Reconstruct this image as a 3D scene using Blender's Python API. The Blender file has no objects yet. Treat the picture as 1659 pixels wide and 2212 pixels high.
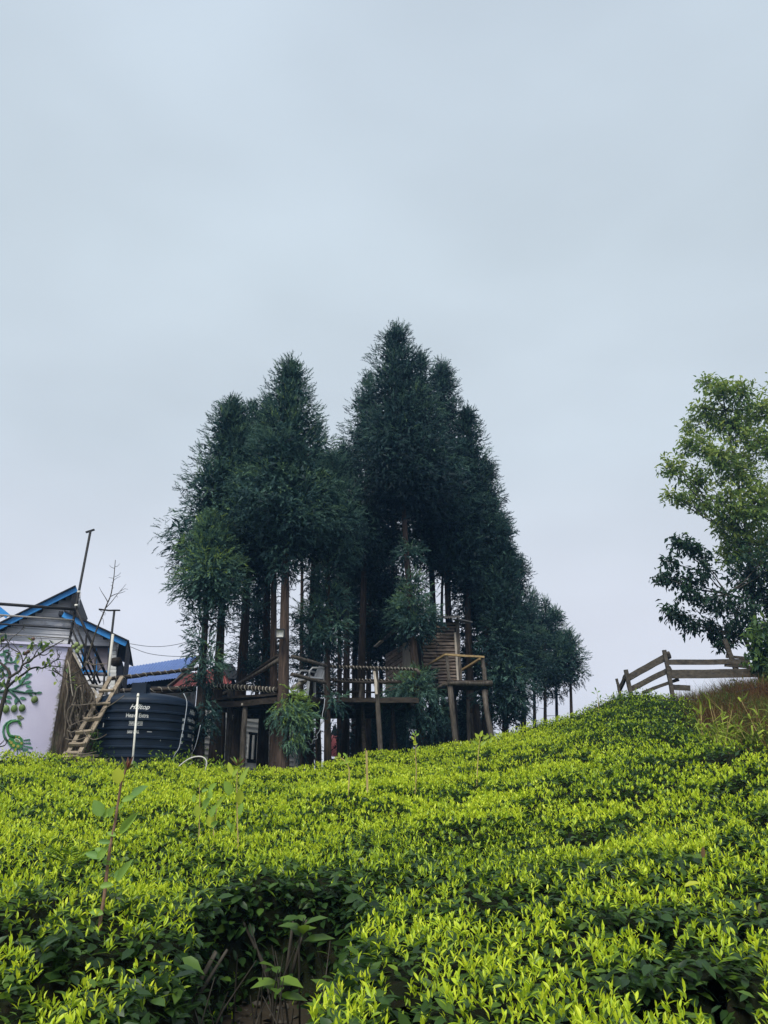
import bpy, math, random
import numpy as np
from mathutils import Vector, Matrix

random.seed(7)
RNG = np.random.default_rng(11)
R = math.radians
SC = bpy.context.scene
COL = SC.collection

# ------------------------------------------------------------------ camera
PITCH = R(21.0)
CAM = Vector((0.0, 0.0, 1.6))
cam_data = bpy.data.cameras.new('camera')
cam_data.sensor_fit = 'HORIZONTAL'
cam_data.sensor_width = 36.0
cam_data.lens = 36.0
cam_data.clip_start = 0.05
cam_data.clip_end = 2000.0
cam = bpy.data.objects.new('camera', cam_data)
COL.objects.link(cam)
cam.location = CAM
cam.rotation_euler = (math.pi / 2 + PITCH, 0, 0)
SC.camera = cam

# ------------------------------------------------------------------ sky and sun
SUN_EL, SUN_AZ = R(54), R(-158)          # azimuth from +Y (view direction), positive to the right
wd = bpy.data.worlds.new('World')
SC.world = wd
wd.use_nodes = True
nt = wd.node_tree
nt.nodes.clear()
def wn(t, **kw):
    n = nt.nodes.new(t)
    for k, v in kw.items():
        setattr(n, k, v)
    return n
w_out = wn('ShaderNodeOutputWorld')
w_bg = wn('ShaderNodeBackground')
w_sky = wn('ShaderNodeTexSky', sky_type='NISHITA', sun_disc=False)
w_sky.sun_elevation = SUN_EL
w_sky.sun_rotation = SUN_AZ
w_sky.air_density = 1.0
w_sky.dust_density = 4.0
w_tc = wn('ShaderNodeTexCoord')
w_sep = wn('ShaderNodeSeparateXYZ')
w_ramp = wn('ShaderNodeValToRGB')
el = w_ramp.color_ramp.elements
el[0].position = 0.0; el[0].color = (6.4, 6.5, 7.15, 1)
el[1].position = 1.0; el[1].color = (5.2, 5.95, 6.8, 1)
for pos, c in ((0.22, (6.0, 6.3, 7.05)), (0.42, (5.35, 6.05, 6.75)), (0.62, (4.95, 5.7, 6.35)), (0.8, (4.75, 5.5, 6.25))):
    e = el.new(pos); e.color = (*c, 1)
w_noise = wn('ShaderNodeTexNoise')
w_noise.inputs['Scale'].default_value = 2.1
w_noise.inputs['Detail'].default_value = 3.5
w_noise.inputs['Roughness'].default_value = 0.45
w_map = wn('ShaderNodeMapping')
w_map.inputs['Scale'].default_value = (1.0, 1.0, 2.1)
w_mr = wn('ShaderNodeMapRange')
w_mr.inputs['From Min'].default_value = 0.3
w_mr.inputs['From Max'].default_value = 0.72
w_mr.inputs['To Min'].default_value = 0.92
w_mr.inputs['To Max'].default_value = 1.12
w_mul = wn('ShaderNodeMix', data_type='RGBA', blend_type='MULTIPLY')
w_mul.inputs[0].default_value = 1.0
w_mix = wn('ShaderNodeMix', data_type='RGBA')
w_mix.inputs[0].default_value = 0.97
L = nt.links.new
L(w_tc.outputs['Generated'], w_sep.inputs[0])
L(w_sep.outputs['Z'], w_ramp.inputs['Fac'])
L(w_tc.outputs['Generated'], w_map.inputs['Vector'])
L(w_map.outputs[0], w_noise.inputs['Vector'])
L(w_noise.outputs['Fac'], w_mr.inputs['Value'])
L(w_ramp.outputs['Color'], w_mul.inputs[6])
L(w_mr.outputs[0], w_mul.inputs[7])
L(w_sky.outputs['Color'], w_mix.inputs[6])
L(w_mul.outputs[2], w_mix.inputs[7])
L(w_mix.outputs[2], w_bg.inputs['Color'])
w_bg.inputs['Strength'].default_value = 0.05
L(w_bg.outputs[0], w_out.inputs[0])

sun_data = bpy.data.lights.new('sun', 'SUN')
sun_data.energy = 1.5
sun_data.angle = R(28)
sun_data.color = (1.0, 0.97, 0.90)
sun = bpy.data.objects.new('sun', sun_data)
COL.objects.link(sun)
sun_dir = Vector((math.sin(SUN_AZ) * math.cos(SUN_EL), math.cos(SUN_AZ) * math.cos(SUN_EL), math.sin(SUN_EL)))
sun.rotation_euler = sun_dir.to_track_quat('Z', 'Y').to_euler()
sun.location = (0, 0, 40)

SC.view_settings.view_transform = 'Standard'
SC.view_settings.look = 'None'
SC.view_settings.gamma = 1.0
SC.view_settings.exposure = 1.27
SC.view_settings.use_curve_mapping = False
SC.cycles.max_bounces = 8
SC.cycles.transparent_max_bounces = 8
SC.cycles.diffuse_bounces = 4
SC.cycles.volume_bounces = 1

# ------------------------------------------------------------------ measuring: photo units are 1659 x 2212
CP, SP = math.cos(PITCH), math.sin(PITCH)
def ray(u, v):
    xc, yc = (u - 829.5) / 1659.0, (1106.0 - v) / 1659.0
    return Vector((xc, CP - yc * SP, SP + yc * CP))
def P(u, v, Y):
    d = ray(u, v)
    return CAM + d * (Y / d.y)
def slope(v):
    d = ray(829.5, v)
    return d.z / d.y
class Plane:
    """vertical plane through two points of the plan"""
    def __init__(s, a, b):
        s.a = Vector((a[0], a[1], 0)); s.t = Vector((b[0] - a[0], b[1] - a[1], 0)).normalized()
        s.n = Vector((s.t.y, -s.t.x, 0))          # towards the camera
        if s.n.y > 0: s.n = -s.n
    def at(s, u, v, off=0.0):
        d = ray(u, v)
        k = (s.a + s.n * off - CAM).dot(s.n) / d.dot(s.n)
        return CAM + d * k
def plane_uv(u0, Y0, u1, Y1, v=1450):
    a, b = P(u0, v, Y0), P(u1, v, Y1)
    return Plane((a.x, a.y), (b.x, b.y))
def proj(p):
    """numpy points (N,3) -> photo units"""
    p = np.asarray(p, float)
    q = p - np.array(CAM)
    yv = q[:, 1] * CP + q[:, 2] * SP
    zv = -q[:, 1] * SP + q[:, 2] * CP
    return 829.5 + 1659 * q[:, 0] / yv, 1106 - 1659 * zv / yv

# ------------------------------------------------------------------ object helpers
def root_of(o):
    w = Vector((0, 0, 0))
    while o is not None:
        w += Vector(o.location); o = o.parent
    return w
def tag(o, label=None, cat=None, group=None, kind=None):
    if label: o['label'] = label
    if cat: o['category'] = cat
    if group: o['group'] = group
    if kind: o['kind'] = kind
    return o
def thing(name, loc, label, cat, group=None):
    o = bpy.data.objects.new(name, None)
    o.empty_display_size = 0.2
    COL.objects.link(o)
    o.location = loc
    return tag(o, label, cat, group)
def link_mesh(name, me, mat, parent=None, loc=(0, 0, 0)):
    o = bpy.data.objects.new(name, me)
    if mat is not None:
        for m in (mat if isinstance(mat, (list, tuple)) else [mat]):
            me.materials.append(m)
    COL.objects.link(o)
    o.location = loc
    if parent is not None: o.parent = parent
    return o
class MB:
    """collects shapes in world coordinates; build() links them as one mesh object"""
    def __init__(s): s.v = []; s.f = []; s.sm = []
    def add(s, vs, fs, smooth=False):
        b = len(s.v)
        s.v += [tuple(v) for v in vs]
        s.f += [tuple(i + b for i in f) for f in fs]
        s.sm += [smooth] * len(fs)
        return s
    def hexa(s, p):
        return s.add(p, [(0, 3, 2, 1), (4, 5, 6, 7), (0, 1, 5, 4), (1, 2, 6, 5), (2, 3, 7, 6), (3, 0, 4, 7)])
    def box(s, c, sx, sy, sz, ax=None, ay=None, az=None):
        ax = (ax or Vector((1, 0, 0))) * (sx / 2); ay = (ay or Vector((0, 1, 0))) * (sy / 2); az = (az or Vector((0, 0, 1))) * (sz / 2)
        c = Vector(c)
        return s.hexa([c - ax - ay - az, c + ax - ay - az, c + ax + ay - az, c - ax + ay - az,
                       c - ax - ay + az, c + ax - ay + az, c + ax + ay + az, c - ax + ay + az])
    def beam(s, a, b, w, h, up=(0, 0, 1), n=1, jit=0.0, taper=1.0):
        """board from a to b: w across, h along up; n stations with small unevenness"""
        a, b = Vector(a), Vector(b)
        d = (b - a).normalized(); up = Vector(up)
        side = d.cross(up)
        if side.length < 1e-4: side = d.cross(Vector((1, 0, 0)))
        side.normalize(); upv = side.cross(d).normalized()
        st = []
        for i in range(n + 1):
            t = i / n; c = a.lerp(b, t); k = 1 + (taper - 1) * t
            if jit: c = c + side * random.uniform(-jit, jit) * .5 + upv * random.uniform(-jit, jit)
            ww = w * k / 2 * (1 + (random.uniform(-jit, jit) / w * .8 if jit else 0)); hh = h * k / 2 * (1 + (random.uniform(-jit, jit) / h * .8 if jit else 0))
            st.append([c - side * ww - upv * hh, c + side * ww - upv * hh, c + side * ww + upv * hh, c - side * ww + upv * hh])
        vs = [p for q in st for p in q]; fs = [(0, 1, 2, 3), tuple(4 * n + i for i in (3, 2, 1, 0))]
        for i in range(n):
            o = 4 * i
            for k in range(4):
                k2 = (k + 1) % 4
                fs.append((o + k, o + 4 + k, o + 4 + k2, o + k2))
        return s.add(vs, fs)
    def tube(s, pts, r, n=8, jit=0.0, cap=True, smooth=True):
        pts = [Vector(p) for p in pts]; m = len(pts)
        rr = list(r) if hasattr(r, '__len__') else [r] * m
        vs, fs = [], []
        ref = None
        for i in range(m):
            d = (pts[min(i + 1, m - 1)] - pts[max(i - 1, 0)]).normalized()
            if ref is None:
                ref = Vector((0, 0, 1)) if abs(d.z) < .9 else Vector((1, 0, 0))
            x = ref - d * ref.dot(d)
            if x.length < 1e-5: x = d.orthogonal()
            x.normalize(); ref = x; y = d.cross(x)
            for k in range(n):
                an = 2 * math.pi * k / n
                q = rr[i] * (1 + (random.uniform(-jit, jit) if jit else 0))
                vs.append(pts[i] + x * math.cos(an) * q + y * math.sin(an) * q)
        for i in range(m - 1):
            for k in range(n):
                k2 = (k + 1) % n
                fs.append((i * n + k, i * n + k2, (i + 1) * n + k2, (i + 1) * n + k))
        s.add(vs, fs, smooth)
        if cap:
            b = len(s.v) - len(vs)
            s.f += [tuple(b + k for k in range(n - 1, -1, -1)), tuple(b + (m - 1) * n + k for k in range(n))]; s.sm += [False, False]
        return s
    def log(s, a, b, r0, r1=None, n=9, seg=8, wob=0.012, jit=0.08):
        a, b = Vector(a), Vector(b); r1 = r1 or r0
        pts = []; rs = []
        for i in range(seg + 1):
            t = i / seg; p = a.lerp(b, t)
            if 0 < i < seg: p += Vector((random.uniform(-wob, wob), random.uniform(-wob, wob), random.uniform(-wob, wob)))
            pts.append(p); rs.append((r0 + (r1 - r0) * t) * random.uniform(.93, 1.07))
        return s.tube(pts, rs, n, jit)
    def slab(s, pts, nrm, th):
        """polygon extruded along nrm by th"""
        pts = [Vector(p) for p in pts]; nrm = Vector(nrm) * th; m = len(pts)
        vs = pts + [p + nrm for p in pts]
        fs = [tuple(range(m - 1, -1, -1)), tuple(range(m, 2 * m))]
        for i in range(m): fs.append((i, (i + 1) % m, m + (i + 1) % m, m + i))
        return s.add(vs, fs)
    def ball(s, c, rx, ry, rz, n=12, m=7, ax=None, ay=None, az=None, jit=0):
        c = Vector(c); ax = ax or Vector((1, 0, 0)); ay = ay or Vector((0, 1, 0)); az = az or Vector((0, 0, 1))
        vs = [c + az * rz]; fs = []
        for i in range(1, m):
            th = math.pi * i / m
            for k in range(n):
                ph = 2 * math.pi * k / n; q = 1 + (random.uniform(-jit, jit) if jit else 0)
                vs.append(c + (ax * rx * math.sin(th) * math.cos(ph) + ay * ry * math.sin(th) * math.sin(ph) + az * rz * math.cos(th)) * q)
        vs.append(c - az * rz); last = len(vs) - 1
        for k in range(n): fs.append((0, 1 + k, 1 + (k + 1) % n))
        for i in range(m - 2):
            for k in range(n):
                a = 1 + i * n + k; b = 1 + i * n + (k + 1) % n
                fs.append((a, a + n, b + n, b))
        for k in range(n): fs.append((last, 1 + (m - 2) * n + (k + 1) % n, 1 + (m - 2) * n + k))
        return s.add(vs, fs, True)
    def build(s, name, mat, parent=None, label=None, cat=None, group=None, kind=None):
        if parent is None:
            vs = np.array([tuple(v) for v in s.v]); lo, hi = vs.min(0), vs.max(0)
            org = Vector(((lo[0] + hi[0]) / 2, (lo[1] + hi[1]) / 2, lo[2]))
            loc = org
        else:
            org = root_of(parent); loc = (0, 0, 0)
        me = bpy.data.meshes.new(name)
        me.from_pydata([tuple(Vector(v) - org) for v in s.v], [], s.f)
        me.polygons.foreach_set('use_smooth', s.sm)
        me.update()
        o = link_mesh(name, me, mat, parent, loc)
        return tag(o, label, cat, group, kind)
def np_mesh(name, V, F, mat, parent=None, tone=None, org=None, smooth=False):
    """fast triangle mesh from numpy arrays, optional per-vertex float 'tone'"""
    V = np.asarray(V, np.float32).reshape(-1, 3); F = np.asarray(F, np.int32).reshape(-1, 3)
    if parent is not None: o3 = np.array(root_of(parent)); loc = (0, 0, 0)
    else:
        o3 = np.array(org if org is not None else (0, 0, 0), float); loc = tuple(o3)
    me = bpy.data.meshes.new(name)
    me.vertices.add(len(V)); me.vertices.foreach_set('co', (V - o3.astype(np.float32)).ravel())
    me.loops.add(F.size); me.loops.foreach_set('vertex_index', F.ravel())
    me.polygons.add(len(F))
    me.polygons.foreach_set('loop_start', np.arange(0, F.size, 3, dtype=np.int32))
    if smooth: me.polygons.foreach_set('use_smooth', np.ones(len(F), bool))
    if tone is not None:
        at = me.attributes.new('tone', 'FLOAT', 'POINT'); at.data.foreach_set('value', np.asarray(tone, np.float32))
    me.update()
    return link_mesh(name, me, mat, parent, loc)
def norm(a): return a / np.maximum(np.linalg.norm(a, axis=-1, keepdims=True), 1e-9)
def frames(d, upish):
    """rows: x = d, z close to upish"""
    d = norm(d); y = norm(np.cross(upish, d)); z = np.cross(d, y)
    return np.stack([d, y, z], axis=1)            # (N,3,3) rows are axes
def scatter(tv, tf, pos, fr, scl):
    """copies of template verts tv (k,3), tris tf at pos (N,3) with frames and scale (N,) or (N,3)"""
    pos = np.asarray(pos); N = len(pos); k = len(tv)
    scl = np.asarray(scl, float)
    if scl.ndim == 1: scl = np.repeat(scl[:, None], 3, 1)
    loc = tv[None] * scl[:, None, :]
    V = np.einsum('nki,nij->nkj', loc, fr) + pos[:, None, :]
    F = tf[None] + (np.arange(N) * k)[:, None, None]
    return V.reshape(-1, 3), F.reshape(-1, 3)
class Batch:
    def __init__(s): s.V = []; s.F = []; s.T = []; s.n = 0
    def add(s, V, F, tone):
        s.V.append(V); s.F.append(F + s.n); s.T.append(np.broadcast_to(tone, (len(V),)) if np.ndim(tone) == 0 else tone); s.n += len(V)
    def build(s, name, mat, parent=None, org=None, smooth=False):
        return np_mesh(name, np.concatenate(s.V), np.concatenate(s.F), mat, parent, np.concatenate(s.T), org, smooth)

# value noise on numpy arrays
_G = RNG.random((256, 256))
def vnoise(x, y, f=1.0, seed=0):
    x = np.asarray(x, float) * f + 37.3 * seed + 1000; y = np.asarray(y, float) * f + 91.7 * seed + 1000
    xi, yi = np.floor(x).astype(int), np.floor(y).astype(int); fx, fy = x - xi, y - yi
    fx = fx * fx * (3 - 2 * fx); fy = fy * fy * (3 - 2 * fy)
    g = lambda a, b: _G[a % 256, b % 256]
    return (g(xi, yi) * (1 - fx) + g(xi + 1, yi) * fx) * (1 - fy) + (g(xi, yi + 1) * (1 - fx) + g(xi + 1, yi + 1) * fx) * fy

# ------------------------------------------------------------------ materials
def mat_new(name):
    m = bpy.data.materials.new(name); m.use_nodes = True
    n = m.node_tree; n.nodes.clear()
    return m, n, n.links.new
def mat_noise(name, cols, scale=6.0, stretch=(1, 1, 1), rough=0.75, bump=0.3, detail=6.0, spec=0.3, fine=None, dist=0.01, stain=None, metallic=0.0):
    """base colour from stretched noise over object coordinates, with matching relief"""
    m, n, L = mat_new(name)
    out = n.nodes.new('ShaderNodeOutputMaterial'); b = n.nodes.new('ShaderNodeBsdfPrincipled')
    tc = n.nodes.new('ShaderNodeTexCoord'); mp = n.nodes.new('ShaderNodeMapping'); mp.inputs['Scale'].default_value = stretch
    no = n.nodes.new('ShaderNodeTexNoise'); no.inputs['Scale'].default_value = scale; no.inputs['Detail'].default_value = detail; no.inputs['Roughness'].default_value = .62
    rp = n.nodes.new('ShaderNodeValToRGB'); e = rp.color_ramp.elements
    e[0].position = .28; e[0].color = (*cols[0], 1); e[1].position = .72; e[1].color = (*cols[-1], 1)
    for i, c in enumerate(cols[1:-1]):
        q = e.new(.28 + .44 * (i + 1) / (len(cols) - 1)); q.color = (*c, 1)
    L(tc.outputs['Object'], mp.inputs[0]); L(mp.outputs[0], no.inputs['Vector']); L(no.outputs['Fac'], rp.inputs['Fac'])
    col = rp.outputs['Color']
    oi = n.nodes.new('ShaderNodeObjectInfo')
    hs = n.nodes.new('ShaderNodeHueSaturation')
    mr = n.nodes.new('ShaderNodeMapRange'); mr.inputs['To Min'].default_value = .8; mr.inputs['To Max'].default_value = 1.2
    L(oi.outputs['Random'], mr.inputs['Value']); L(mr.outputs[0], hs.inputs['Value']); L(col, hs.inputs['Color']); col = hs.outputs['Color']
    if stain:
        n2 = n.nodes.new('ShaderNodeTexNoise'); n2.inputs['Scale'].default_value = stain[1]; n2.inputs['Detail'].default_value = 5
        r2 = n.nodes.new('ShaderNodeMapRange'); r2.inputs['From Min'].default_value = stain[2]; r2.inputs['From Max'].default_value = stain[2] + .18
        mx = n.nodes.new('ShaderNodeMix'); mx.data_type = 'RGBA'; mx.inputs[7].default_value = (*stain[0], 1)
        L(tc.outputs['Object'], n2.inputs['Vector']); L(n2.outputs['Fac'], r2.inputs['Value']); L(r2.outputs[0], mx.inputs[0]); L(col, mx.inputs[6]); col = mx.outputs[2]
    L(col, b.inputs['Base Color'])
    b.inputs['Roughness'].default_value = rough; b.inputs['Specular IOR Level'].default_value = spec; b.inputs['Metallic'].default_value = metallic
    if bump:
        bp = n.nodes.new('ShaderNodeBump'); bp.inputs['Strength'].default_value = bump; bp.inputs['Distance'].default_value = dist
        L(no.outputs['Fac'], bp.inputs['Height']); L(bp.outputs[0], b.inputs['Normal'])
    L(b.outputs[0], out.inputs[0])
    return m
def mat_leaf(name, stops, rough=0.45, trans=0.35, spec=0.4, tsat=1.0, hue_var=.05):
    """leaf colour from the per-leaf 'tone' (leaf age; in cedar crowns also painted light and shade); light passes through the blade"""
    m, n, L = mat_new(name)
    out = n.nodes.new('ShaderNodeOutputMaterial'); b = n.nodes.new('ShaderNodeBsdfPrincipled'); t = n.nodes.new('ShaderNodeBsdfTranslucent')
    at = n.nodes.new('ShaderNodeAttribute'); at.attribute_name = 'tone'
    rp = n.nodes.new('ShaderNodeValToRGB'); e = rp.color_ramp.elements
    e[0].position = stops[0][0]; e[0].color = (*stops[0][1], 1); e[1].position = stops[-1][0]; e[1].color = (*stops[-1][1], 1)
    for p, c in stops[1:-1]:
        q = e.new(p); q.color = (*c, 1)
    L(at.outputs['Fac'], rp.inputs['Fac'])
    hs = n.nodes.new('ShaderNodeHueSaturation')
    tc = n.nodes.new('ShaderNodeTexCoord'); no = n.nodes.new('ShaderNodeTexNoise'); no.inputs['Scale'].default_value = 9; no.inputs['Detail'].default_value = 2
    mr = n.nodes.new('ShaderNodeMapRange'); mr.inputs['To Min'].default_value = .7; mr.inputs['To Max'].default_value = 1.3
    L(tc.outputs['Object'], no.inputs['Vector']); L(no.outputs['Fac'], mr.inputs['Value']); L(mr.outputs[0], hs.inputs['Value']); L(rp.outputs['Color'], hs.inputs['Color'])
    L(hs.outputs['Color'], b.inputs['Base Color']); b.inputs['Roughness'].default_value = rough; b.inputs['Specular IOR Level'].default_value = spec
    g = n.nodes.new('ShaderNodeHueSaturation'); g.inputs['Saturation'].default_value = tsat; g.inputs['Hue'].default_value = .49; g.inputs['Value'].default_value = 1.2
    L(hs.outputs['Color'], g.inputs['Color']); L(g.outputs['Color'], t.inputs['Color'])
    mx = n.nodes.new('ShaderNodeMixShader'); mx.inputs[0].default_value = trans
    L(b.outputs[0], mx.inputs[1]); L(t.outputs[0], mx.inputs[2]); L(mx.outputs[0], out.inputs[0])
    return m
def mat_plain(name, col, rough=.5, spec=.4, metallic=0.0, vary=.12, scale=8.0):
    c0 = tuple(x * (1 - vary) for x in col); c1 = tuple(x * (1 + vary) for x in col)
    return mat_noise(name, [c0, c1], scale=scale, rough=rough, bump=.08, spec=spec, metallic=metallic)

M = {}
M['soil'] = mat_noise('soil', [(.014, .010, .006), (.03, .022, .013), (.022, .026, .010)], 2.5, rough=.95, bump=.8, dist=.05)
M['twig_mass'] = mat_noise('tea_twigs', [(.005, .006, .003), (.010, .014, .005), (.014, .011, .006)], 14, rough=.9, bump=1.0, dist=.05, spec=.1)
M['tea'] = mat_leaf('tea_leaf', [(0, (.012, .034, .011)), (.3, (.040, .092, .020)), (.5, (.105, .19, .02)), (.70, (.285, .425, .02)), (.85, (.50, .635, .025)), (1, (.68, .76, .045))], rough=.4, trans=.36, spec=.4)
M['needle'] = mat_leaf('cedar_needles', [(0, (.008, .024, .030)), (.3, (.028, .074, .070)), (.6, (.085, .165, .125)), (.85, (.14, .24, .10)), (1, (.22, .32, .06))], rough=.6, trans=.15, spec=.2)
M['broadleaf'] = mat_leaf('broad_leaves', [(0, (.012, .030, .020)), (.35, (.036, .085, .046)), (.7, (.16, .26, .06)), (1, (.34, .40, .09))], rough=.5, trans=.4, spec=.2)
M['weed'] = mat_leaf('weed_leaves', [(0, (.20, .075, .05)), (.25, (.13, .27, .09)), (.6, (.27, .43, .07)), (1, (.52, .56, .04))], rough=.5, trans=.4, spec=.3)
M['grass'] = mat_leaf('bank_grass', [(0, (.07, .035, .018)), (.45, (.16, .085, .035)), (.6, (.22, .16, .06)), (.75, (.06, .10, .02)), (1, (.33, .42, .05))], rough=.7, trans=.3, spec=.15)
M['bark'] = mat_noise('cedar_bark', [(.015, .012, .010), (.045, .034, .027), (.08, .06, .047)], 9, (3.5, 3.5, .35), rough=.9, bump=.9, dist=.02, spec=.1)
M['bark_red'] = mat_noise('cedar_bark_red', [(.018, .014, .012), (.06, .043, .035), (.115, .08, .064)], 9, (3.5, 3.5, .3), rough=.9, bump=.9, dist=.02, spec=.1)
M['limb'] = mat_noise('grey_limb', [(.03, .026, .02), (.075, .065, .05)], 14, (2, 2, .6), rough=.85, bump=.6)
M['log'] = mat_noise('weathered_log', [(.034, .029, .025), (.082, .070, .059), (.15, .13, .11)], 10, (2.5, 2.5, .5), rough=.85, bump=.6, dist=.012, spec=.15)
M['log_dark'] = mat_noise('dark_log', [(.014, .011, .009), (.036, .029, .024), (.062, .05, .04)], 10, (.6, 2, 2), rough=.85, bump=.6, dist=.012, spec=.15)
M['slab'] = mat_noise('bark_slab', [(.11, .08, .064), (.24, .185, .15), (.37, .30, .25)], 8, (.6, 2, 4), rough=.85, bump=.8, dist=.015, spec=.12, stain=((.05, .035, .03), 5, .62))
M['plank_dark'] = mat_noise('dark_plank', [(.02, .016, .013), (.048, .037, .031), (.075, .06, .05)], 8, (1.5, 1.5, 1.5), rough=.85, bump=.6, spec=.12)
M['plank_pale'] = mat_noise('pale_plank', [(.26, .22, .18), (.42, .37, .31), (.54, .48, .41)], 9, (4, 4, .4), rough=.8, bump=.5, spec=.15)
M['ochre'] = mat_noise('ochre_batten', [(.20, .135, .06), (.32, .225, .105), (.40, .29, .15)], 10, (2, 2, 2), rough=.7, bump=.3, spec=.25)
M['ladder'] = mat_noise('ladder_wood', [(.13, .10, .07), (.25, .20, .145), (.34, .285, .21)], 8, (2, 2, .6), rough=.8, bump=.4, spec=.15)
M['rope'] = mat_noise('rope', [(.26, .235, .19), (.42, .39, .33)], 40, rough=.8, bump=.4)
M['fence'] = mat_noise('fence_wood', [(.030, .027, .023), (.07, .061, .05), (.11, .095, .075)], 8, (1, 2, 2), rough=.88, bump=.6, spec=.12)
M['steel_dark'] = mat_noise('dark_steel', [(.010, .010, .011), (.022, .020, .021)], 20, rough=.65, bump=.15, spec=.3, stain=((.05, .03, .02), 9, .68))
M['steel_pale'] = mat_noise('pale_rail', [(.16, .15, .14), (.26, .25, .23)], 16, rough=.6, bump=.15)
M['pvc'] = mat_noise('white_pipe', [(.55, .53, .47), (.7, .68, .62)], 10, rough=.5, bump=.05)
M['board'] = mat_noise('weatherboard', [(.50, .50, .54), (.66, .66, .69), (.74, .74, .76)], 5, (.5, 1, 3), rough=.7, bump=.15, stain=((.36, .34, .35), 3, .62))
M['board_white'] = mat_noise('white_weatherboard', [(.6, .6, .58), (.78, .78, .75)], 5, (.5, 1, 3), rough=.7, bump=.15)
M['blue'] = mat_noise('blue_paint', [(.025, .22, .60), (.04, .30, .72)], 5, rough=.45, bump=.08, spec=.4)
M['roof_blue'] = mat_noise('blue_sheet', [(.085, .14, .33), (.12, .19, .41)], 4, rough=.6, bump=.05, spec=.2)
M['roof_red'] = mat_noise('red_sheet', [(.17, .035, .035), (.25, .055, .05)], 4, rough=.5, bump=.05, spec=.4)
M['roof_pink'] = mat_noise('faded_red_sheet', [(.42, .13, .14), (.52, .19, .19)], 4, rough=.5, bump=.05, spec=.4)
M['roof_grey'] = mat_noise('grey_sheet', [(.10, .10, .10), (.22, .21, .20)], 6, rough=.55, bump=.1, spec=.4, stain=((.09, .06, .045), 5, .6))
M['dark_clad'] = mat_noise('dark_cladding', [(.012, .014, .02), (.03, .032, .04)], 6, (2, 2, .6), rough=.75, bump=.3)
M['glass'] = mat_plain('window_dark', (.012, .012, .014), .15, .5, vary=.2)
M['curtain'] = mat_noise('curtain', [(.24, .20, .22), (.33, .29, .31)], 4, (6, 6, .4), rough=.8, bump=.2)
M['tank'] = mat_noise('black_tank', [(.004, .010, .021), (.008, .016, .032), (.012, .022, .040)], 3, rough=.5, bump=.06, spec=.22, stain=((.022, .026, .032), 2.2, .64))
M['white'] = mat_plain('white_print', (.72, .72, .70), .6, .3, vary=.08)
M['white_plastic'] = mat_plain('white_plastic', (.55, .56, .58), .45, .4)
M['black_plastic'] = mat_plain('black_plastic', (.015, .015, .017), .4, .45)
M['reflector'] = mat_plain('lamp_reflector', (.62, .62, .58), .25, .5, metallic=.4)
M['mural_green'] = mat_noise('mural_green', [(.05, .16, .10), (.10, .26, .16)], 12, rough=.7, bump=.2)
M['mural_dark'] = mat_noise('mural_dark_green', [(.02, .07, .05), (.045, .12, .08)], 12, rough=.7, bump=.2)
M['mural_fruit'] = mat_noise('mural_fruit', [(.09, .17, .05), (.22, .29, .10)], 9, rough=.55, bump=.1)
M['mural_body'] = mat_noise('mural_body', [(.03, .16, .05), (.08, .27, .07)], 9, rough=.6, bump=.15)
M['mural_yellow'] = mat_noise('mural_yellow', [(.32, .30, .06), (.45, .40, .10)], 9, rough=.6, bump=.1)
M['mural_olive'] = mat_noise('mural_olive', [(.13, .17, .06), (.22, .27, .10)], 9, rough=.6, bump=.1)
M['stump'] = mat_noise('stump_bark', [(.014, .011, .009), (.06, .046, .035), (.16, .13, .10)], 7, (3, 3, .35), rough=.92, bump=.9, dist=.03, spec=.1, stain=((.03, .045, .015), 3.5, .6))
M['vine'] = mat_noise('vine', [(.10, .08, .06), (.22, .18, .14)], 14, rough=.85, bump=.4)
M['basket'] = mat_noise('woven_basket', [(.012, .010, .009), (.035, .028, .022)], 40, rough=.8, bump=.6)
M['cable'] = mat_plain('pale_cable', (.42, .45, .5), .5, .3)
M['wire'] = mat_plain('dark_wire', (.05, .055, .06), .6, .3)
M['red_cloth'] = mat_plain('red_cloth', (.5, .03, .02), .8, .1)
M['bamboo'] = mat_noise('bamboo_stake', [(.33, .25, .09), (.5, .4, .17)], 10, (3, 3, .6), rough=.6, bump=.2)
M['reddish_stem'] = mat_noise('reddish_stem', [(.16, .09, .06), (.28, .17, .11)], 30, rough=.8, bump=.3)
# ================================================================== terrain
_U = np.array([-400, 0, 120, 300, 480, 620, 700, 750, 800, 850, 900, 1000, 1100, 1200, 1260, 1300, 1340, 1400, 1455, 1550, 1659, 2100])
_V = np.array([1638, 1641, 1640, 1660, 1664, 1668, 1656, 1646, 1636, 1629, 1622, 1607, 1583, 1553, 1533, 1514, 1500, 1497, 1498, 1482, 1462, 1420])
_Y = np.array([14.2, 14.3, 14.3, 14.4, 14.8, 15.4, 15.8, 16.2, 16.6, 16.9, 17.2, 17.8, 18.3, 18.8, 18.8, 18.7, 18.5, 18.2, 18, 17.6, 17, 16])
_E = np.interp(_U, [0, 600, 900, 1300, 1659], [1.0, 1.0, 1.12, 1.28, 1.3])
_S = np.array([slope(v) for v in _V])
_A = (_U - 829.5) / 1659 / 1.035                  # x / Y of each bearing
BUSH = 0.62
def canopy_base(x, y):
    x = np.asarray(x, float); y = np.asarray(y, float)
    a = x / np.maximum(y, 2.5)
    Yc = np.interp(a, _A, _Y); s = np.interp(a, _A, _S); ex = np.interp(a, _A, _E)
    Tc = 1.6 + s * Yc
    t = np.clip((y - 2.5) / (Yc - 2.5), -.4, 1.0)
    g = np.where(t > 0, np.maximum(t, 0) ** ex, t * .6)
    T = .92 + (Tc - .92) * g
    return T, Yc, a
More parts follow.
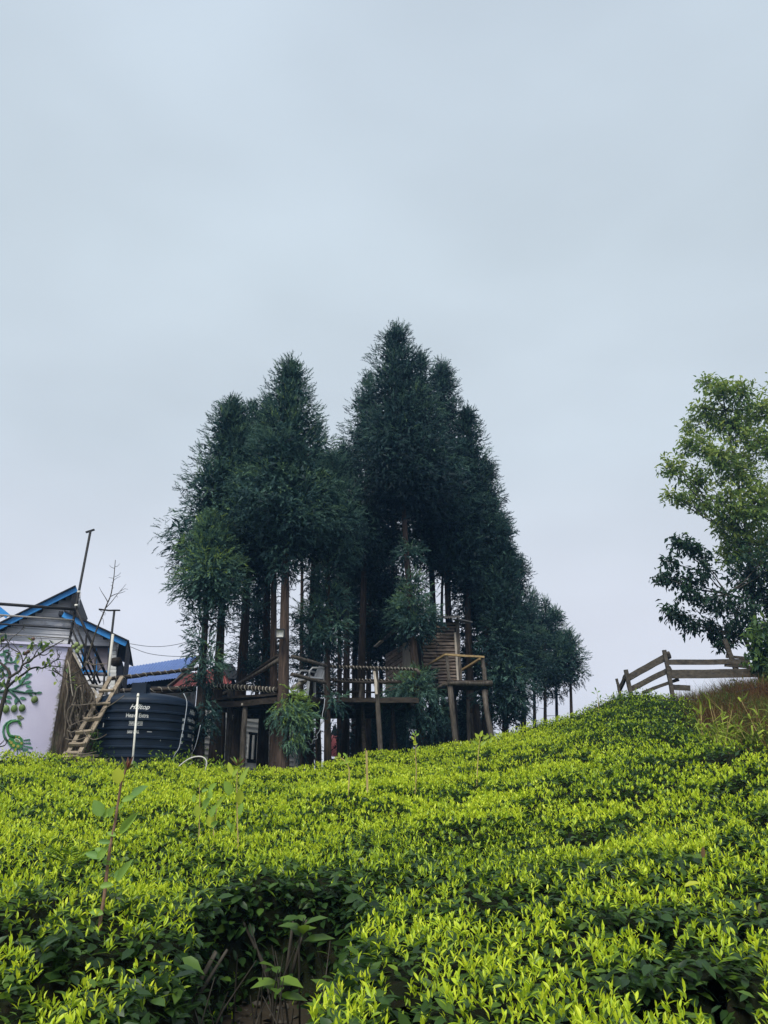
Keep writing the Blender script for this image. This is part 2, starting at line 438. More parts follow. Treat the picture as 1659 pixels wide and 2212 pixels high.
def ground(x, y):
    T, Yc, a = canopy_base(x, y)
    over = np.maximum(np.asarray(y, float) - Yc, 0)
    fall = np.interp(a, [-.6, -.1, .05, .14, .3], [.0, .0, .04, .30, .22])
    G = T - BUSH + .12 * (vnoise(x, y, .35, 3) - .5) * np.clip(over, 0, 1)
    G = G - fall * over
    G = G - np.clip((np.asarray(y, float) - 34) * .35, 0, 26)
    G = G + .35 * np.clip(1 - over / 1.5, 0, 1) * np.clip((a - .3) / .08, 0, 1)     # the fence bank has no bushes on it
    return np.maximum(G, -20.0)

def axis(lo, hi, dense_lo, dense_hi, step):
    d = np.arange(dense_lo, dense_hi + 1e-6, step)
    l = dense_lo - np.geomspace(step, dense_lo - lo, 14)[::-1]; h = dense_hi + np.geomspace(step, hi - dense_hi, 14)
    return np.concatenate([l, d, h])
gx = axis(-150, 150, -13, 13, .3); gy = axis(-60, 150, -2, 34, .3)
GX, GY = np.meshgrid(gx, gy, indexing='ij')
GZ = ground(GX.ravel(), GY.ravel()).reshape(GX.shape)
nx, ny = GX.shape
idx = np.arange(nx * ny).reshape(nx, ny)
q = np.stack([idx[:-1, :-1], idx[1:, :-1], idx[1:, 1:], idx[:-1, 1:]], -1).reshape(-1, 4)
tri = np.concatenate([q[:, [0, 1, 2]], q[:, [0, 2, 3]]])
ob = np_mesh('ground', np.stack([GX, GY, GZ], -1).reshape(-1, 3), tri, M['soil'], smooth=True)
tag(ob, 'dark soil of the hillside under the tea and the grove', None, None, 'structure')

# ================================================================== tea
# bush centres: jittered rows; creases run between neighbouring bushes
cell = 1.15
cc = []
for i in range(-14, 15):
    for j in range(0, 18):
        cc.append((i * cell + (j % 2) * cell * .5 + random.uniform(-.3, .3), 1.9 + j * cell * 1.02 + random.uniform(-.3, .3)))
CC = np.array(cc)
# clear lane in front: no centre inside it
def lane(x, y):
    """1 inside the open gap between the two nearest bushes"""
    w = np.interp(y, [1.5, 2.9, 3.6, 4.4, 5.0, 5.25], [.36, .33, .40, .44, .44, .30])
    cx = np.interp(y, [1.5, 2.9, 3.6, 4.4, 5.2], [-.62, -.56, -.52, -.50, -.52])
    e = (w - np.abs(x - cx)) / .10 + (vnoise(x, y, 5, 9) - .5) * 2.0
    f = (5.22 - y) / .10
    return np.clip(np.minimum(e, f), 0, 1)
HOLES = [(800, 1775, .26, .30, .5), (500, 1748, .42, .22, .4), (1640, 1700, .5, .3, .5), (1560, 1640, .9, .25, .4), (1180, 1632, 1.0, .16, .34),
         (1385, 1600, .8, .2, .4), (1150, 1950, .35, .14, .35), (1520, 1990, .45, .16, .35), (1470, 2120, .25, .2, .4), (980, 1860, .4, .12, .3), (330, 1770, .4, .12, .3), (1480, 1560, .5, .3, .4),
         (1230, 1800, .5, .12, .28), (1330, 1880, .5, .10, .25), (1060, 1745, .5, .12, .3), (650, 1800, .5, .1, .25)]
def hit(u, v):
    d = ray(u, v)
    for Y in np.arange(2.2, 19, .03):
        p = CAM + d * (Y / d.y)
        if p.z <= float(canopy_base(p.x, p.y)[0]): return p
    return CAM + d * (17 / d.y)
HP = [(hit(u, v), rx, ry, dp) for u, v, rx, ry, dp in HOLES]
def cells(x, y):
    d = np.hypot(x[:, None] - CC[None, :, 0], y[:, None] - CC[None, :, 1])
    o = np.argpartition(d, 2, axis=1)[:, :2]
    d1 = np.take_along_axis(d, o, 1); s = np.argsort(d1, 1)
    a = np.take_along_axis(d1, s, 1); k = np.take_along_axis(o, s, 1)[:, 0]
    return k, a[:, 1] - a[:, 0]
def canopy(x, y):
    """height of the leafy surface, index of the bush, how deep the spot is in a gap (0..1)"""
    x = np.asarray(x, float); y = np.asarray(y, float)
    T, Yc, a = canopy_base(x, y)
    k, e = cells(x, y)
    crease = np.clip(1 - e / .22, 0, 1) * np.clip((vnoise(x, y, .9, 5) - .32) * 2.6, 0, 1)
    dp = crease * .25 * np.interp(y, [4, 9, 16], [1, .75, .55])
    for p, rx, ry, d in HP:
        q = ((x - p.x) / rx) ** 2 + ((y - p.y) / ry) ** 2 + (vnoise(x, y, 4, 2) - .5) * .9
        dp = np.maximum(dp, d * np.clip((1.25 - q) / .5, 0, 1))
    dp = np.maximum(dp, lane(x, y) * BUSH)
    T2 = T + .17 * (vnoise(x, y, .8, 1) - .5) + .08 * (vnoise(x, y, 2.6, 4) - .5) + .04 * (vnoise(x, y, 6, 6) - .5) - dp
    T2 = T2 - .5 * np.clip((y - Yc - .1) / .7, 0, 1)
    return T2, k, np.clip(dp / .35, 0, 1), Yc, a
def tea_ok(x, y, T):
    """tea grows here (not on the dry bank by the fence, not behind the crest)"""
    u, v = proj(np.stack([x, y, T], 1))
    _, Yc, a = canopy_base(x, y)
    n = (vnoise(x, y, 1.6, 8) - .5) * 40
    bank = (u > 1462 + (v - 1497) * .85 + n) & (v < 1606 + n * .5 - np.clip((u - 1560) * .06, 0, 10))
    return (~bank) & (y < Yc + .55), u, v

# leaf templates: x along the blade, z up from the blade
def leaf_tpl(n, w, fold, curl):
    if n == 2:
        tv = [(0, 0, 0), (.45, w, fold), (.45, -w, fold), (1, 0, -curl)]
        return np.array(tv, float), np.array([(0, 2, 3), (0, 3, 1)])
    st = [.0, .30, .66, 1.0]; ww = [0, w * .9, w * .85, 0]
    zc = lambda s: -curl * s * s
    sp = [(s, 0, zc(s)) for s in st]
    tv = sp + [(st[1], ww[1], zc(st[1]) + fold), (st[2], ww[2], zc(st[2]) + fold), (st[1], -ww[1], zc(st[1]) + fold), (st[2], -ww[2], zc(st[2]) + fold)]
    f = [(0, 1, 4), (1, 5, 4), (1, 2, 5), (2, 3, 5), (0, 6, 1), (1, 6, 7), (1, 7, 2), (2, 7, 3)]
    return np.array(tv, float), np.array(f)
YOUNG8 = leaf_tpl(8, .145, .07, .16); OLD8 = leaf_tpl(8, .22, .04, .22)
YOUNG2 = leaf_tpl(2, .19, .06, .1); OLD2 = leaf_tpl(2, .24, .05, .18)
UP = np.array([0, 0, 1.0])
def rand_dir(n, lo, hi):
    """unit vectors leaning lo..hi radians from vertical"""
    th = RNG.uniform(lo, hi, n); ph = RNG.uniform(0, 2 * np.pi, n)
    return np.stack([np.sin(th) * np.cos(ph), np.sin(th) * np.sin(ph), np.cos(th)], 1)
def leaves(batch, tpl, pos, d, size, tone):
    n = len(pos)
    if n == 0: return
    up = UP + RNG.normal(0, .35, (n, 3))
    fr = frames(d, up)
    s3 = np.stack([size, size * RNG.uniform(.8, 1.25, n), size], 1)
    V, F = scatter(tpl[0], tpl[1], pos, fr, s3)
    batch.add(V, F, np.repeat(np.clip(tone, 0, 1), len(tpl[0])))
bushes = {}
far_tea = Batch()
def sow(y0, y1, dens, near):
    area_x = .62 * y1 + 1.7
    n = int(dens * (y1 - y0) * 2 * area_x)
    x = RNG.uniform(-area_x, area_x, n); y = RNG.uniform(y0, y1, n)
    keep = np.abs(x) < .62 * y + 1.5
    x, y = x[keep], y[keep]
    T, k, gap, Yc, a = canopy(x, y)
    ok, u, v = tea_ok(x, y, T)
    x, y, T, k, gap, u, v = [q[ok] for q in (x, y, T, k, gap, u, v)]
    # how much fresh growth: plenty on the tops, little in gaps and on the upper right slope
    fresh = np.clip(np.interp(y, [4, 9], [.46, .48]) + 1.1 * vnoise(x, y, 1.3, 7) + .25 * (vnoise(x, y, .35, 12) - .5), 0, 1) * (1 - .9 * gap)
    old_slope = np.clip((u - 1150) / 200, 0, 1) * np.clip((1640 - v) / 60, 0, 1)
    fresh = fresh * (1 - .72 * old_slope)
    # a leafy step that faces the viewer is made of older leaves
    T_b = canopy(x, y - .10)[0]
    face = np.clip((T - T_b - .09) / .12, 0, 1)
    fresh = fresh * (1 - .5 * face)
    return x, y, T, k, gap, fresh, face, v
def put(x, y, T, k, gap, fresh, face, near, yseed):
    n = len(x)
    clump = np.clip((vnoise(x, y, 7.5, 41) - .12) * 2.6, .25, 1) if near else np.clip((vnoise(x, y, 4.5, 42) - .05) * 3, .45, 1)
    isy = RNG.random(n) < (.12 + .88 * fresh) * clump
    base = np.stack([x, y, T], 1)
    out = []
    tplY, tplO = (YOUNG8, OLD8) if near else (YOUNG2, OLD2)
    # fresh shoots: a folded bud and two to four upright leaves
    s = base[isy]; ns = len(s); ks = k[isy]; fs = fresh[isy]
    lift = RNG.normal(.025, .022, ns)
    s = s + np.stack([np.zeros(ns), np.zeros(ns), lift], 1)
    for j in range(4 if near else 3):
        m = RNG.random(ns) < (1, 1, .8, .55)[j]
        d = rand_dir(ns, *((.0, .55), (.2, .95), (.45, 1.25), (.6, 1.45))[j])
        size = RNG.uniform(.020, .047, ns) * (.85, 1.0, 1.1, 1.15)[j] * (1.0 if near else 1.25)
        p = s + np.stack([np.zeros(ns), np.zeros(ns), -.008 * j * np.ones(ns)], 1)
        tone = RNG.normal(.90, .09, ns) - (.0, .02, .10, .24)[j] - .24 * (1 - fs)
        out.append((tplY, p[m], d[m], size[m], tone[m], ks[m]))
    # older leaves lower down, flatter and darker
    for j in range(3 if near else 2):
        m = RNG.random(n) < ((.75, .6, .5)[j] if near else .75)
        d = rand_dir(n, .75, 1.75)
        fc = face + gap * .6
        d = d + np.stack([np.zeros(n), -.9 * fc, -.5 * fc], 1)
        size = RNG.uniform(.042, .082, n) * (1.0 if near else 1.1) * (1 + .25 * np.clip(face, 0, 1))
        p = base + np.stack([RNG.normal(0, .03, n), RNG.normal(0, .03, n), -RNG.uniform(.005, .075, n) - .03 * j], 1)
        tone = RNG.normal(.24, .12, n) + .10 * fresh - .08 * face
        out.append((tplO, p[m], d[m], size[m], tone[m], k[m]))
    return out
def to_batch(items, sel, batch):
    for tpl, p, d, s, t, k in items:
        m = sel(p, k)
        leaves(batch, tpl, p[m], d[m], s[m], t[m])
NEAR_Y = 5.9
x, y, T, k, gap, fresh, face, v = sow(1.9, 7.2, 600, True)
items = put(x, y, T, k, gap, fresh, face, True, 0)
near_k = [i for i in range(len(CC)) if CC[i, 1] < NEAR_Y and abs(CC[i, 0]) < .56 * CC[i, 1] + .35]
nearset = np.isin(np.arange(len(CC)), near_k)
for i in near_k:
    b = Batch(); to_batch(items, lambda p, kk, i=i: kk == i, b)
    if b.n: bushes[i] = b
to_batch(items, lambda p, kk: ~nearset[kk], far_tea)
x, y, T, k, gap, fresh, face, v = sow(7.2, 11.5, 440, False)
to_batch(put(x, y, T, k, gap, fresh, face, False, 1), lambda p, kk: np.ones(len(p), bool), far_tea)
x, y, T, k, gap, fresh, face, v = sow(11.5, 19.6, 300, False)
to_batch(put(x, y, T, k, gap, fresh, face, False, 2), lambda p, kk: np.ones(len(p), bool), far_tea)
# hanging older leaves on the walls of the open lane
n = 5200
lx = RNG.uniform(-1.15, .10, n); ly = RNG.uniform(2.2, 5.4, n); l0 = lane(lx, ly)
T0, k0, g0, _, _ = canopy(lx, ly)
TT = canopy_base(lx, ly)[0]
edge = (l0 < .5) & ((lane(lx + .13, ly) > .5) | (lane(lx - .13, ly) > .5) | (lane(lx, ly - .16) > .5))
lx, ly, TT, k0 = lx[edge], ly[edge], TT[edge], k0[edge]
for rep in range(2):
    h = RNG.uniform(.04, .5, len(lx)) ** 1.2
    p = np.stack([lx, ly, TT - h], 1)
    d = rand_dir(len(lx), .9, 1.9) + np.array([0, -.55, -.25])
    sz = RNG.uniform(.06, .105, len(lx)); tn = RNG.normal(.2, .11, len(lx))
    for i in near_k:
        m = k0 == i
        if i in bushes: leaves(bushes[i], OLD8, p[m], d[m], sz[m], tn[m])

# older leaves clothing the steps and hollows between the near bushes
x, y, T, k, gap, fresh, face, v = sow(2.0, 7.2, 900, True)
m = (face > .5) | (gap > .45)
x, y, T, k, face = x[m], y[m], T[m], k[m], face[m]
for rep in range(2):
    n = len(x)
    p = np.stack([x + RNG.normal(0, .03, n), y + RNG.normal(0, .04, n) - .03, T - RNG.uniform(-.02, .09, n)], 1)
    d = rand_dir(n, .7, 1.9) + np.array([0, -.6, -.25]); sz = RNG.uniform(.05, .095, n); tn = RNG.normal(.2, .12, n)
    for i in near_k:
        q_ = k == i
        if i in bushes: leaves(bushes[i], OLD8, p[q_], d[q_], sz[q_], tn[q_])
    q_ = ~nearset[k]; leaves(far_tea, OLD2, p[q_], d[q_], sz[q_], tn[q_])

# twiggy body under the leaves
def body(name, xs, ys, sel, parent, mat):
    BX, BY = np.meshgrid(xs, ys, indexing='ij')
    T, k, gap, Yc, a = canopy(BX.ravel(), BY.ravel())
    ok, u, v = tea_ok(BX.ravel(), BY.ravel(), T)
    G = ground(BX.ravel(), BY.ravel())
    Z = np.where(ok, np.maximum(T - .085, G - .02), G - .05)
    i2 = np.arange(BX.size).reshape(BX.shape)
    q = np.stack([i2[:-1, :-1], i2[1:, :-1], i2[1:, 1:], i2[:-1, 1:]], -1).reshape(-1, 4)
    q = q[sel(k[q[:, 0]], BY.ravel()[q[:, 0]])]
    tr = np.concatenate([q[:, [0, 1, 2]], q[:, [0, 2, 3]]])
    used, inv = np.unique(tr, return_inverse=True)
    V = np.stack([BX.ravel(), BY.ravel(), Z], 1)[used]
    return np_mesh(name, V, inv.reshape(-1, 3), mat, parent, smooth=True)
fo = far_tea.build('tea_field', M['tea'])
tag(fo, 'dense field of tea bushes with yellow green shoots covering the slope', None, None, 'stuff')
body('tea_twigs', np.arange(-13.5, 13.5, .16), np.arange(1.4, 20, .16), lambda kk, yy: ~nearset[kk], fo, M['twig_mass'])['kind'] = 'stuff'
TEA_ROOTS = {}
TEA_LABEL = {}
for i, b in bushes.items():
    cx, cy = CC[i]; gz = float(ground(cx, cy))
    uu, vv = proj([[cx, cy, float(canopy_base(cx, cy)[0])]])
    t = thing('tea_bush', (cx, cy, gz), 'x', 'tea bush', 'nearest tea bushes in the foreground')
    lf = b.build('leaves', M['tea'], t); lf['kind'] = 'stuff'
    tw = body('twigs', np.arange(cx - 1.3, cx + 1.3, .08), np.arange(max(cy - 1.3, 1.4), cy + 1.3, .08), lambda kk, yy, i=i: kk == i, t, M['twig_mass'])
    st = MB()
    for j in range(5):
        a = random.uniform(0, 6.28); r = random.uniform(.1, .35)
        st.tube([(cx, cy, gz - .03), (cx + r * .5 * math.cos(a), cy + r * .5 * math.sin(a), gz + .2), (cx + r * math.cos(a), cy + r * math.sin(a), gz + .42)], [.016, .012, .007], 5)
    st.build('stem', M['limb'], t)
    TEA_ROOTS[i] = (t, float(uu[0]), float(vv[0]))
# name the near bushes by where they stand, row by row from the camera
order = sorted(TEA_ROOTS.values(), key=lambda q: -q[2])
rows = []
for q in order:
    if rows and abs(rows[-1][0][0].location.y - q[0].location.y) < .62: rows[-1].append(q)
    else: rows.append([q])
rn = ['nearest row along the bottom edge', 'second row up from the bottom edge', 'third row up from the bottom edge', 'fourth row up from the bottom edge', 'fifth row up from the bottom edge']
on = ['leftmost', 'second', 'third', 'fourth', 'fifth', 'sixth', 'seventh', 'eighth', 'ninth', 'tenth']
for ri, rw in enumerate(rows):
    rw.sort(key=lambda q: q[1])
    for ci, q in enumerate(rw):
        pos = on[ci] if ci == 0 else ('rightmost' if ci == len(rw) - 1 else on[ci] + ' from left')
        q[0]['label'] = 'leafy tea bush, %s in the %s' % (pos, rn[min(ri, 4)])

# the open lane: litter, bare stems and seedlings
st = MB()
for j in range(30):
    bx = random.uniform(-.95, -.1); by = random.uniform(3.6, 5.35); gz = float(ground(bx, by))
    a = random.uniform(0, 6.28); r = random.uniform(.05, .3); h = random.uniform(.2, .5)
    st.tube([(bx, by, gz), (bx + r * .4 * math.cos(a), by + r * .4 * math.sin(a), gz + h * .5), (bx + r * math.cos(a), by + r * math.sin(a), gz + h)], [.006, .005, .002], 4, cap=False)
tag(st.build('bare_stems', M['limb']), 'thin bare tea stems in the dark gap between bushes', None, None, 'stuff')
lit = Batch(); n = 220
lx = RNG.uniform(-1.0, 0, n); ly = RNG.uniform(3.4, 5.4, n); lz = ground(lx, ly) + RNG.uniform(.0, .03, n)
leaves(lit, OLD8, np.stack([lx, ly, lz], 1), rand_dir(n, 1.2, 1.7), RNG.uniform(.04, .08, n), RNG.choice([0, .05, .15, .3], n))
tag(lit.build('leaf_litter', M['limb']), 'brown fallen leaves on the ground of the gap', None, None, 'stuff')
# ================================================================== cedar grove
def spray_tpl(seed, nb, droop):
    """one feathery branchlet, unit length along +x: a curved axis with forward-pointing needle twigs"""
    r = np.random.default_rng(seed)
    V = []; F = []
    ax = lambda s: np.array([s * (1 - .12 * droop * s), .04 * math.sin(3 * s + seed), (.16 - .5 * droop) * s * s])
    pts = [ax(s) for s in (0, .35, .7, .97)]
    for a, b in zip(pts[:-1], pts[1:]):
        i = len(V); V += [a + [0, .018, 0], a - [0, .018, 0], b]; F.append((i, i + 1, i + 2))
    for j in range(nb):
        s = .08 + .88 * (j + .5) / nb
        p = ax(s); roll = r.uniform(0, 2 * math.pi)
        t = norm(ax(s + .03) - ax(s - .03))
        pr = np.array([0, math.cos(roll), math.sin(roll)])
        d = norm(t * r.uniform(.75, 1.2) + pr * r.uniform(.5, .95) + np.array([0, 0, -.35 * droop]))
        ln = r.uniform(.26, .42) * (1 - .45 * s)
        w = norm(np.cross(d, r.normal(0, 1, 3))) * .038
        i = len(V); V += [p - w, p + w, p + d * ln]; F.append((i, i + 1, i + 2))
    return np.array(V), np.array(F)
SPR_UP = [spray_tpl(i, 11, 0.0) for i in range(3)]
SPR_DN = [spray_tpl(10 + i, 11, 1.0) for i in range(3)]
def tuft(batch, c, rad, n, outward, droop, tone, ln=.34, squash=1.0, shell=.6):
    """a mass of sprays bursting from a clump; droop 0 ascending .. 1 hanging"""
    if n < 3: return
    o = RNG.normal(0, 1, (n, 3)); o[:, 2] = np.where(o[:, 2] < -.25, o[:, 2] * RNG.choice([-1, .4, 1], n), o[:, 2]); o = norm(o)
    rr = RNG.uniform(.62, 1.05, n)[:, None]
    pos = np.array(c) + o * rr * rad * np.array([1, 1, squash])
    d = norm(o * .8 + np.array(outward) * .4 + UP * (.42 * (1 - droop) - .8 * droop) + RNG.normal(0, .36, (n, 3)))
    size = ln * RNG.uniform(.65, 1.25, n)
    # upper sides lighter, undersides darker: top light painted into the tone
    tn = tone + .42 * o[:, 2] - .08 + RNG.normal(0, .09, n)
    roll = RNG.normal(0, 1, (n, 3))
    pick = RNG.random(n) < droop
    which = RNG.integers(0, 3, n)
    for k in range(3):
        for dn, S in ((True, SPR_DN), (False, SPR_UP)):
            m = (which == k) & (pick == dn)
            if not m.any(): continue
            fr = frames(d[m], UP * 1.0 + roll[m] * (.35 if dn else .8))
            V, F = scatter(S[k][0], S[k][1], pos[m], fr, size[m])
            batch.add(V, F, np.repeat(np.clip(tn[m], 0, 1), len(S[k][0])))
# inner mass of a clump: short dense twigs the sprays grow out of, inner shade painted into their tone
TW3 = (np.array([(0, -.5, 0), (0, .5, 0), (1, 0, 0)], float), np.array([(0, 1, 2)]))
def core(batch, c, rad, tone, n=None):
    n = n or int(50 + 380 * rad * rad)
    o = norm(RNG.normal(0, 1, (n, 3)))
    pos = np.array(c) + o * (rad * RNG.uniform(.1, .9, n) ** .6)[:, None]
    d = norm(o * .9 + RNG.normal(0, .8, (n, 3)) + np.array([0, 0, .15]))
    l = RNG.uniform(.09, .17, n) * (.7 + rad)
    V, F = scatter(TW3[0], TW3[1], pos, frames(d, RNG.normal(0, 1, (n, 3))), np.stack([l, l * RNG.uniform(.28, .5, n), l], 1))
    batch.add(V, F, np.repeat(np.clip(tone + .16 * o[:, 2] + RNG.normal(0, .06, n), 0, 1), 3))  # upward twigs lightened too, as painted top light
def trunk_mesh(base, top, r0, r1, bend=0.0, n=18, seg=26, rough=.10, flare=.35):
    """ridged trunk with a root flare"""
    base, top = np.array(base), np.array(top)
    tt = np.linspace(0, 1, seg + 1)
    V = []
    ph = RNG.uniform(0, 9, 3)
    rid = 1 + rough * (RNG.random(n) - .5) * 2
    side = np.array([RNG.normal(0, 1), RNG.normal(0, .4), 0]) * bend
    for t in tt:
        c = base + (top - base) * t + side * math.sin(math.pi * t)
        r = (r0 + (r1 - r0) * t ** .8) * (1 + flare * math.exp(-t * 26))
        for k in range(n):
            an = 2 * math.pi * k / n
            q = r * (rid[k] * .6 + .4) * (1 + rough * .45 * math.sin(5 * an + ph[0] + 7 * t) * math.sin(11 * t + ph[1]) + RNG.uniform(-.03, .03))
            V.append((c[0] + q * math.cos(an), c[1] + q * math.sin(an), c[2]))
    F = []
    for i in range(seg):
        for k in range(n):
            a = i * n + k; b = i * n + (k + 1) % n
            F += [(a, b, b + n), (a, b + n, a + n)]
    return np.array(V), np.array(F)
def gz(x, y): return float(ground(np.array([x]), np.array([y]))[0])

# u at ground, depth, top (u,v), crown radius m, v of crown bottom, trunk radius, blobs, sprays per blob, tone, red bark, label
CEDARS = [
 (436, 16.9, 464, 1098, .80, 1285, .135, 52, 38, .58, 0, 'short cedar at the left end of the grove with a bright bushy crown'),
 (468, 17.9, 502, 850, 1.32, 1235, .14, 118, 40, .36, 0, 'broad cedar making the left shoulder of the left clump'),
 (510, 19.0, 546, 856, 1.2, 1180, .17, 62, 32, .33, 0, 'thick dark trunked cedar between the left shoulder and the left peak'),
 (570, 19.6, 578, 850, .95, 1210, .15, 44, 30, .30, 0, 'dark cedar just left of the left peak, foliage low on its trunk'),
 (613, 17.0, 628, 770, 1.32, 1165, .155, 100, 42, .42, 1, 'tall cedar topping the left clump with a floodlight on its reddish trunk'),
 (600, 17.7, 596, 900, .8, 1170, .12, 26, 26, .34, 1, 'slim cedar close behind the left side of the floodlight trunk'),
 (672, 20.6, 688, 905, 1.1, 1190, .12, 44, 30, .30, 0, 'cedar behind the white chair, right of the left peak'),
 (712, 17.75, 716, 965, .78, 1190, .085, 44, 34, .36, 0, 'slender cedar whose thin trunk passes through the deck front right of the chair'),
 (745, 21.2, 744, 948, 1.05, 1230, .12, 40, 30, .27, 0, 'cedar filling the dip between the two peaks'),
 (775, 20.4, 797, 800, 1.25, 1220, .13, 62, 34, .28, 0, 'cedar forming the left shoulder of the tallest clump'),
 (919, 19.0, 853, 692, 1.55, 1075, .12, 118, 44, .26, 1, 'tallest cedar of the grove with a pale trunk passing in front of the hut'),
 (940, 21.8, 905, 752, 1.2, 1200, .13, 50, 32, .24, 0, 'cedar behind the tree hut just right of the highest peak'),
 (985, 20.9, 953, 774, 1.35, 1210, .13, 88, 38, .24, 1, 'cedar with the pointed top right of the highest peak'),
 (1020, 20.6, 1008, 872, 1.12, 1270, .13, 76, 36, .24, 0, 'cedar below the right pointed top, behind the balcony'),
 (1056, 21.0, 1048, 985, .95, 1330, .12, 66, 36, .25, 0, 'cedar sloping down the right side of the grove beside the balcony'),
 (1088, 20.2, 1084, 1105, .72, 1545, .10, 74, 34, .28, 0, 'cedar right of the balcony with foliage hanging almost to the ground'),
 (1118, 22.4, 1118, 1190, .74, 1440, .10, 40, 32, .30, 0, 'lower cedar at the right edge of the main clump'),
 (1146, 26.5, 1152, 1268, .75, 1460, .09, 26, 26, .33, 0, 'small far cedar next to the main clump on the right crest'),
 (1170, 26.0, 1178, 1288, .72, 1475, .09, 26, 26, .35, 0, 'small far cedar second from the main clump on the right crest'),
 (1192, 27.0, 1198, 1302, .72, 1465, .09, 26, 26, .34, 0, 'small far cedar third from the main clump on the right crest'),
 (1214, 26.0, 1226, 1352, .62, 1455, .10, 26, 26, .36, 0, 'rightmost small far cedar standing alone on the right crest'),
 (655, 23.0, 655, 960, .8, 1150, .085, 20, 24, .25, 0, 'thin back cedar seen between the floodlight trunk and the deck'),
 (737, 23.5, 737, 1010, .9, 1345, .10, 34, 28, .22, 0, 'back cedar with a thin trunk left of the tallest clump, behind the rope rail'),
 (768, 24.0, 768, 980, .95, 1370, .12, 36, 28, .22, 0, 'back cedar with a thick trunk behind the middle of the rope rail'),
 (795, 22.5, 805, 930, .95, 1400, .10, 36, 28, .22, 0, 'back cedar with a bushy trunk left of the tree hut'),
 (850, 23.0, 845, 900, 1.1, 1420, .12, 52, 30, .20, 0, 'back cedar hidden in the shade directly behind the tree hut'),
 (925, 23.6, 925, 1000, .9, 1215, .10, 26, 26, .22, 0, 'back cedar with a bare trunk above the hut roof, left one'),
 (966, 24.2, 966, 1010, .9, 1225, .085, 26, 26, .22, 0, 'back cedar with a bare trunk above the hut roof, right one'),
 (1030, 23.5, 1035, 1050, .95, 1460, .10, 48, 30, .22, 0, 'back cedar in deep shade right of the hut wall'),
] + [
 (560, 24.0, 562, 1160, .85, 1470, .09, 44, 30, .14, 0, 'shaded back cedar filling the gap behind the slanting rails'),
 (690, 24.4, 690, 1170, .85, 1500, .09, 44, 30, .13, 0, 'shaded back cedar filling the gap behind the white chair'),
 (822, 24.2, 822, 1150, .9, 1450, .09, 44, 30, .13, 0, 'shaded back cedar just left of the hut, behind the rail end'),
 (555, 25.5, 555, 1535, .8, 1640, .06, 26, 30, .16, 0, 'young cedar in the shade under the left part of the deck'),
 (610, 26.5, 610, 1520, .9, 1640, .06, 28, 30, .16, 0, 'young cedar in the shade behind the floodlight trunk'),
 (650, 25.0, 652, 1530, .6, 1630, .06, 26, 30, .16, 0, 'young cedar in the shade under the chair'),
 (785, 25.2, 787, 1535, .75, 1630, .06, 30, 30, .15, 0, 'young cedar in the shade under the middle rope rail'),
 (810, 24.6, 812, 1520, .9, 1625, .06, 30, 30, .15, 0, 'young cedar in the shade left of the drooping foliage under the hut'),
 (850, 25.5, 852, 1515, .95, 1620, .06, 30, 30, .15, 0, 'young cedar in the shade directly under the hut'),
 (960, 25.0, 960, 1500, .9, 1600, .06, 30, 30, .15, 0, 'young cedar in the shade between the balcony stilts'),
 (1010, 24.5, 1010, 1480, .9, 1590, .06, 30, 30, .16, 0, 'young cedar in the shade just right of the front balcony stilt'),
]
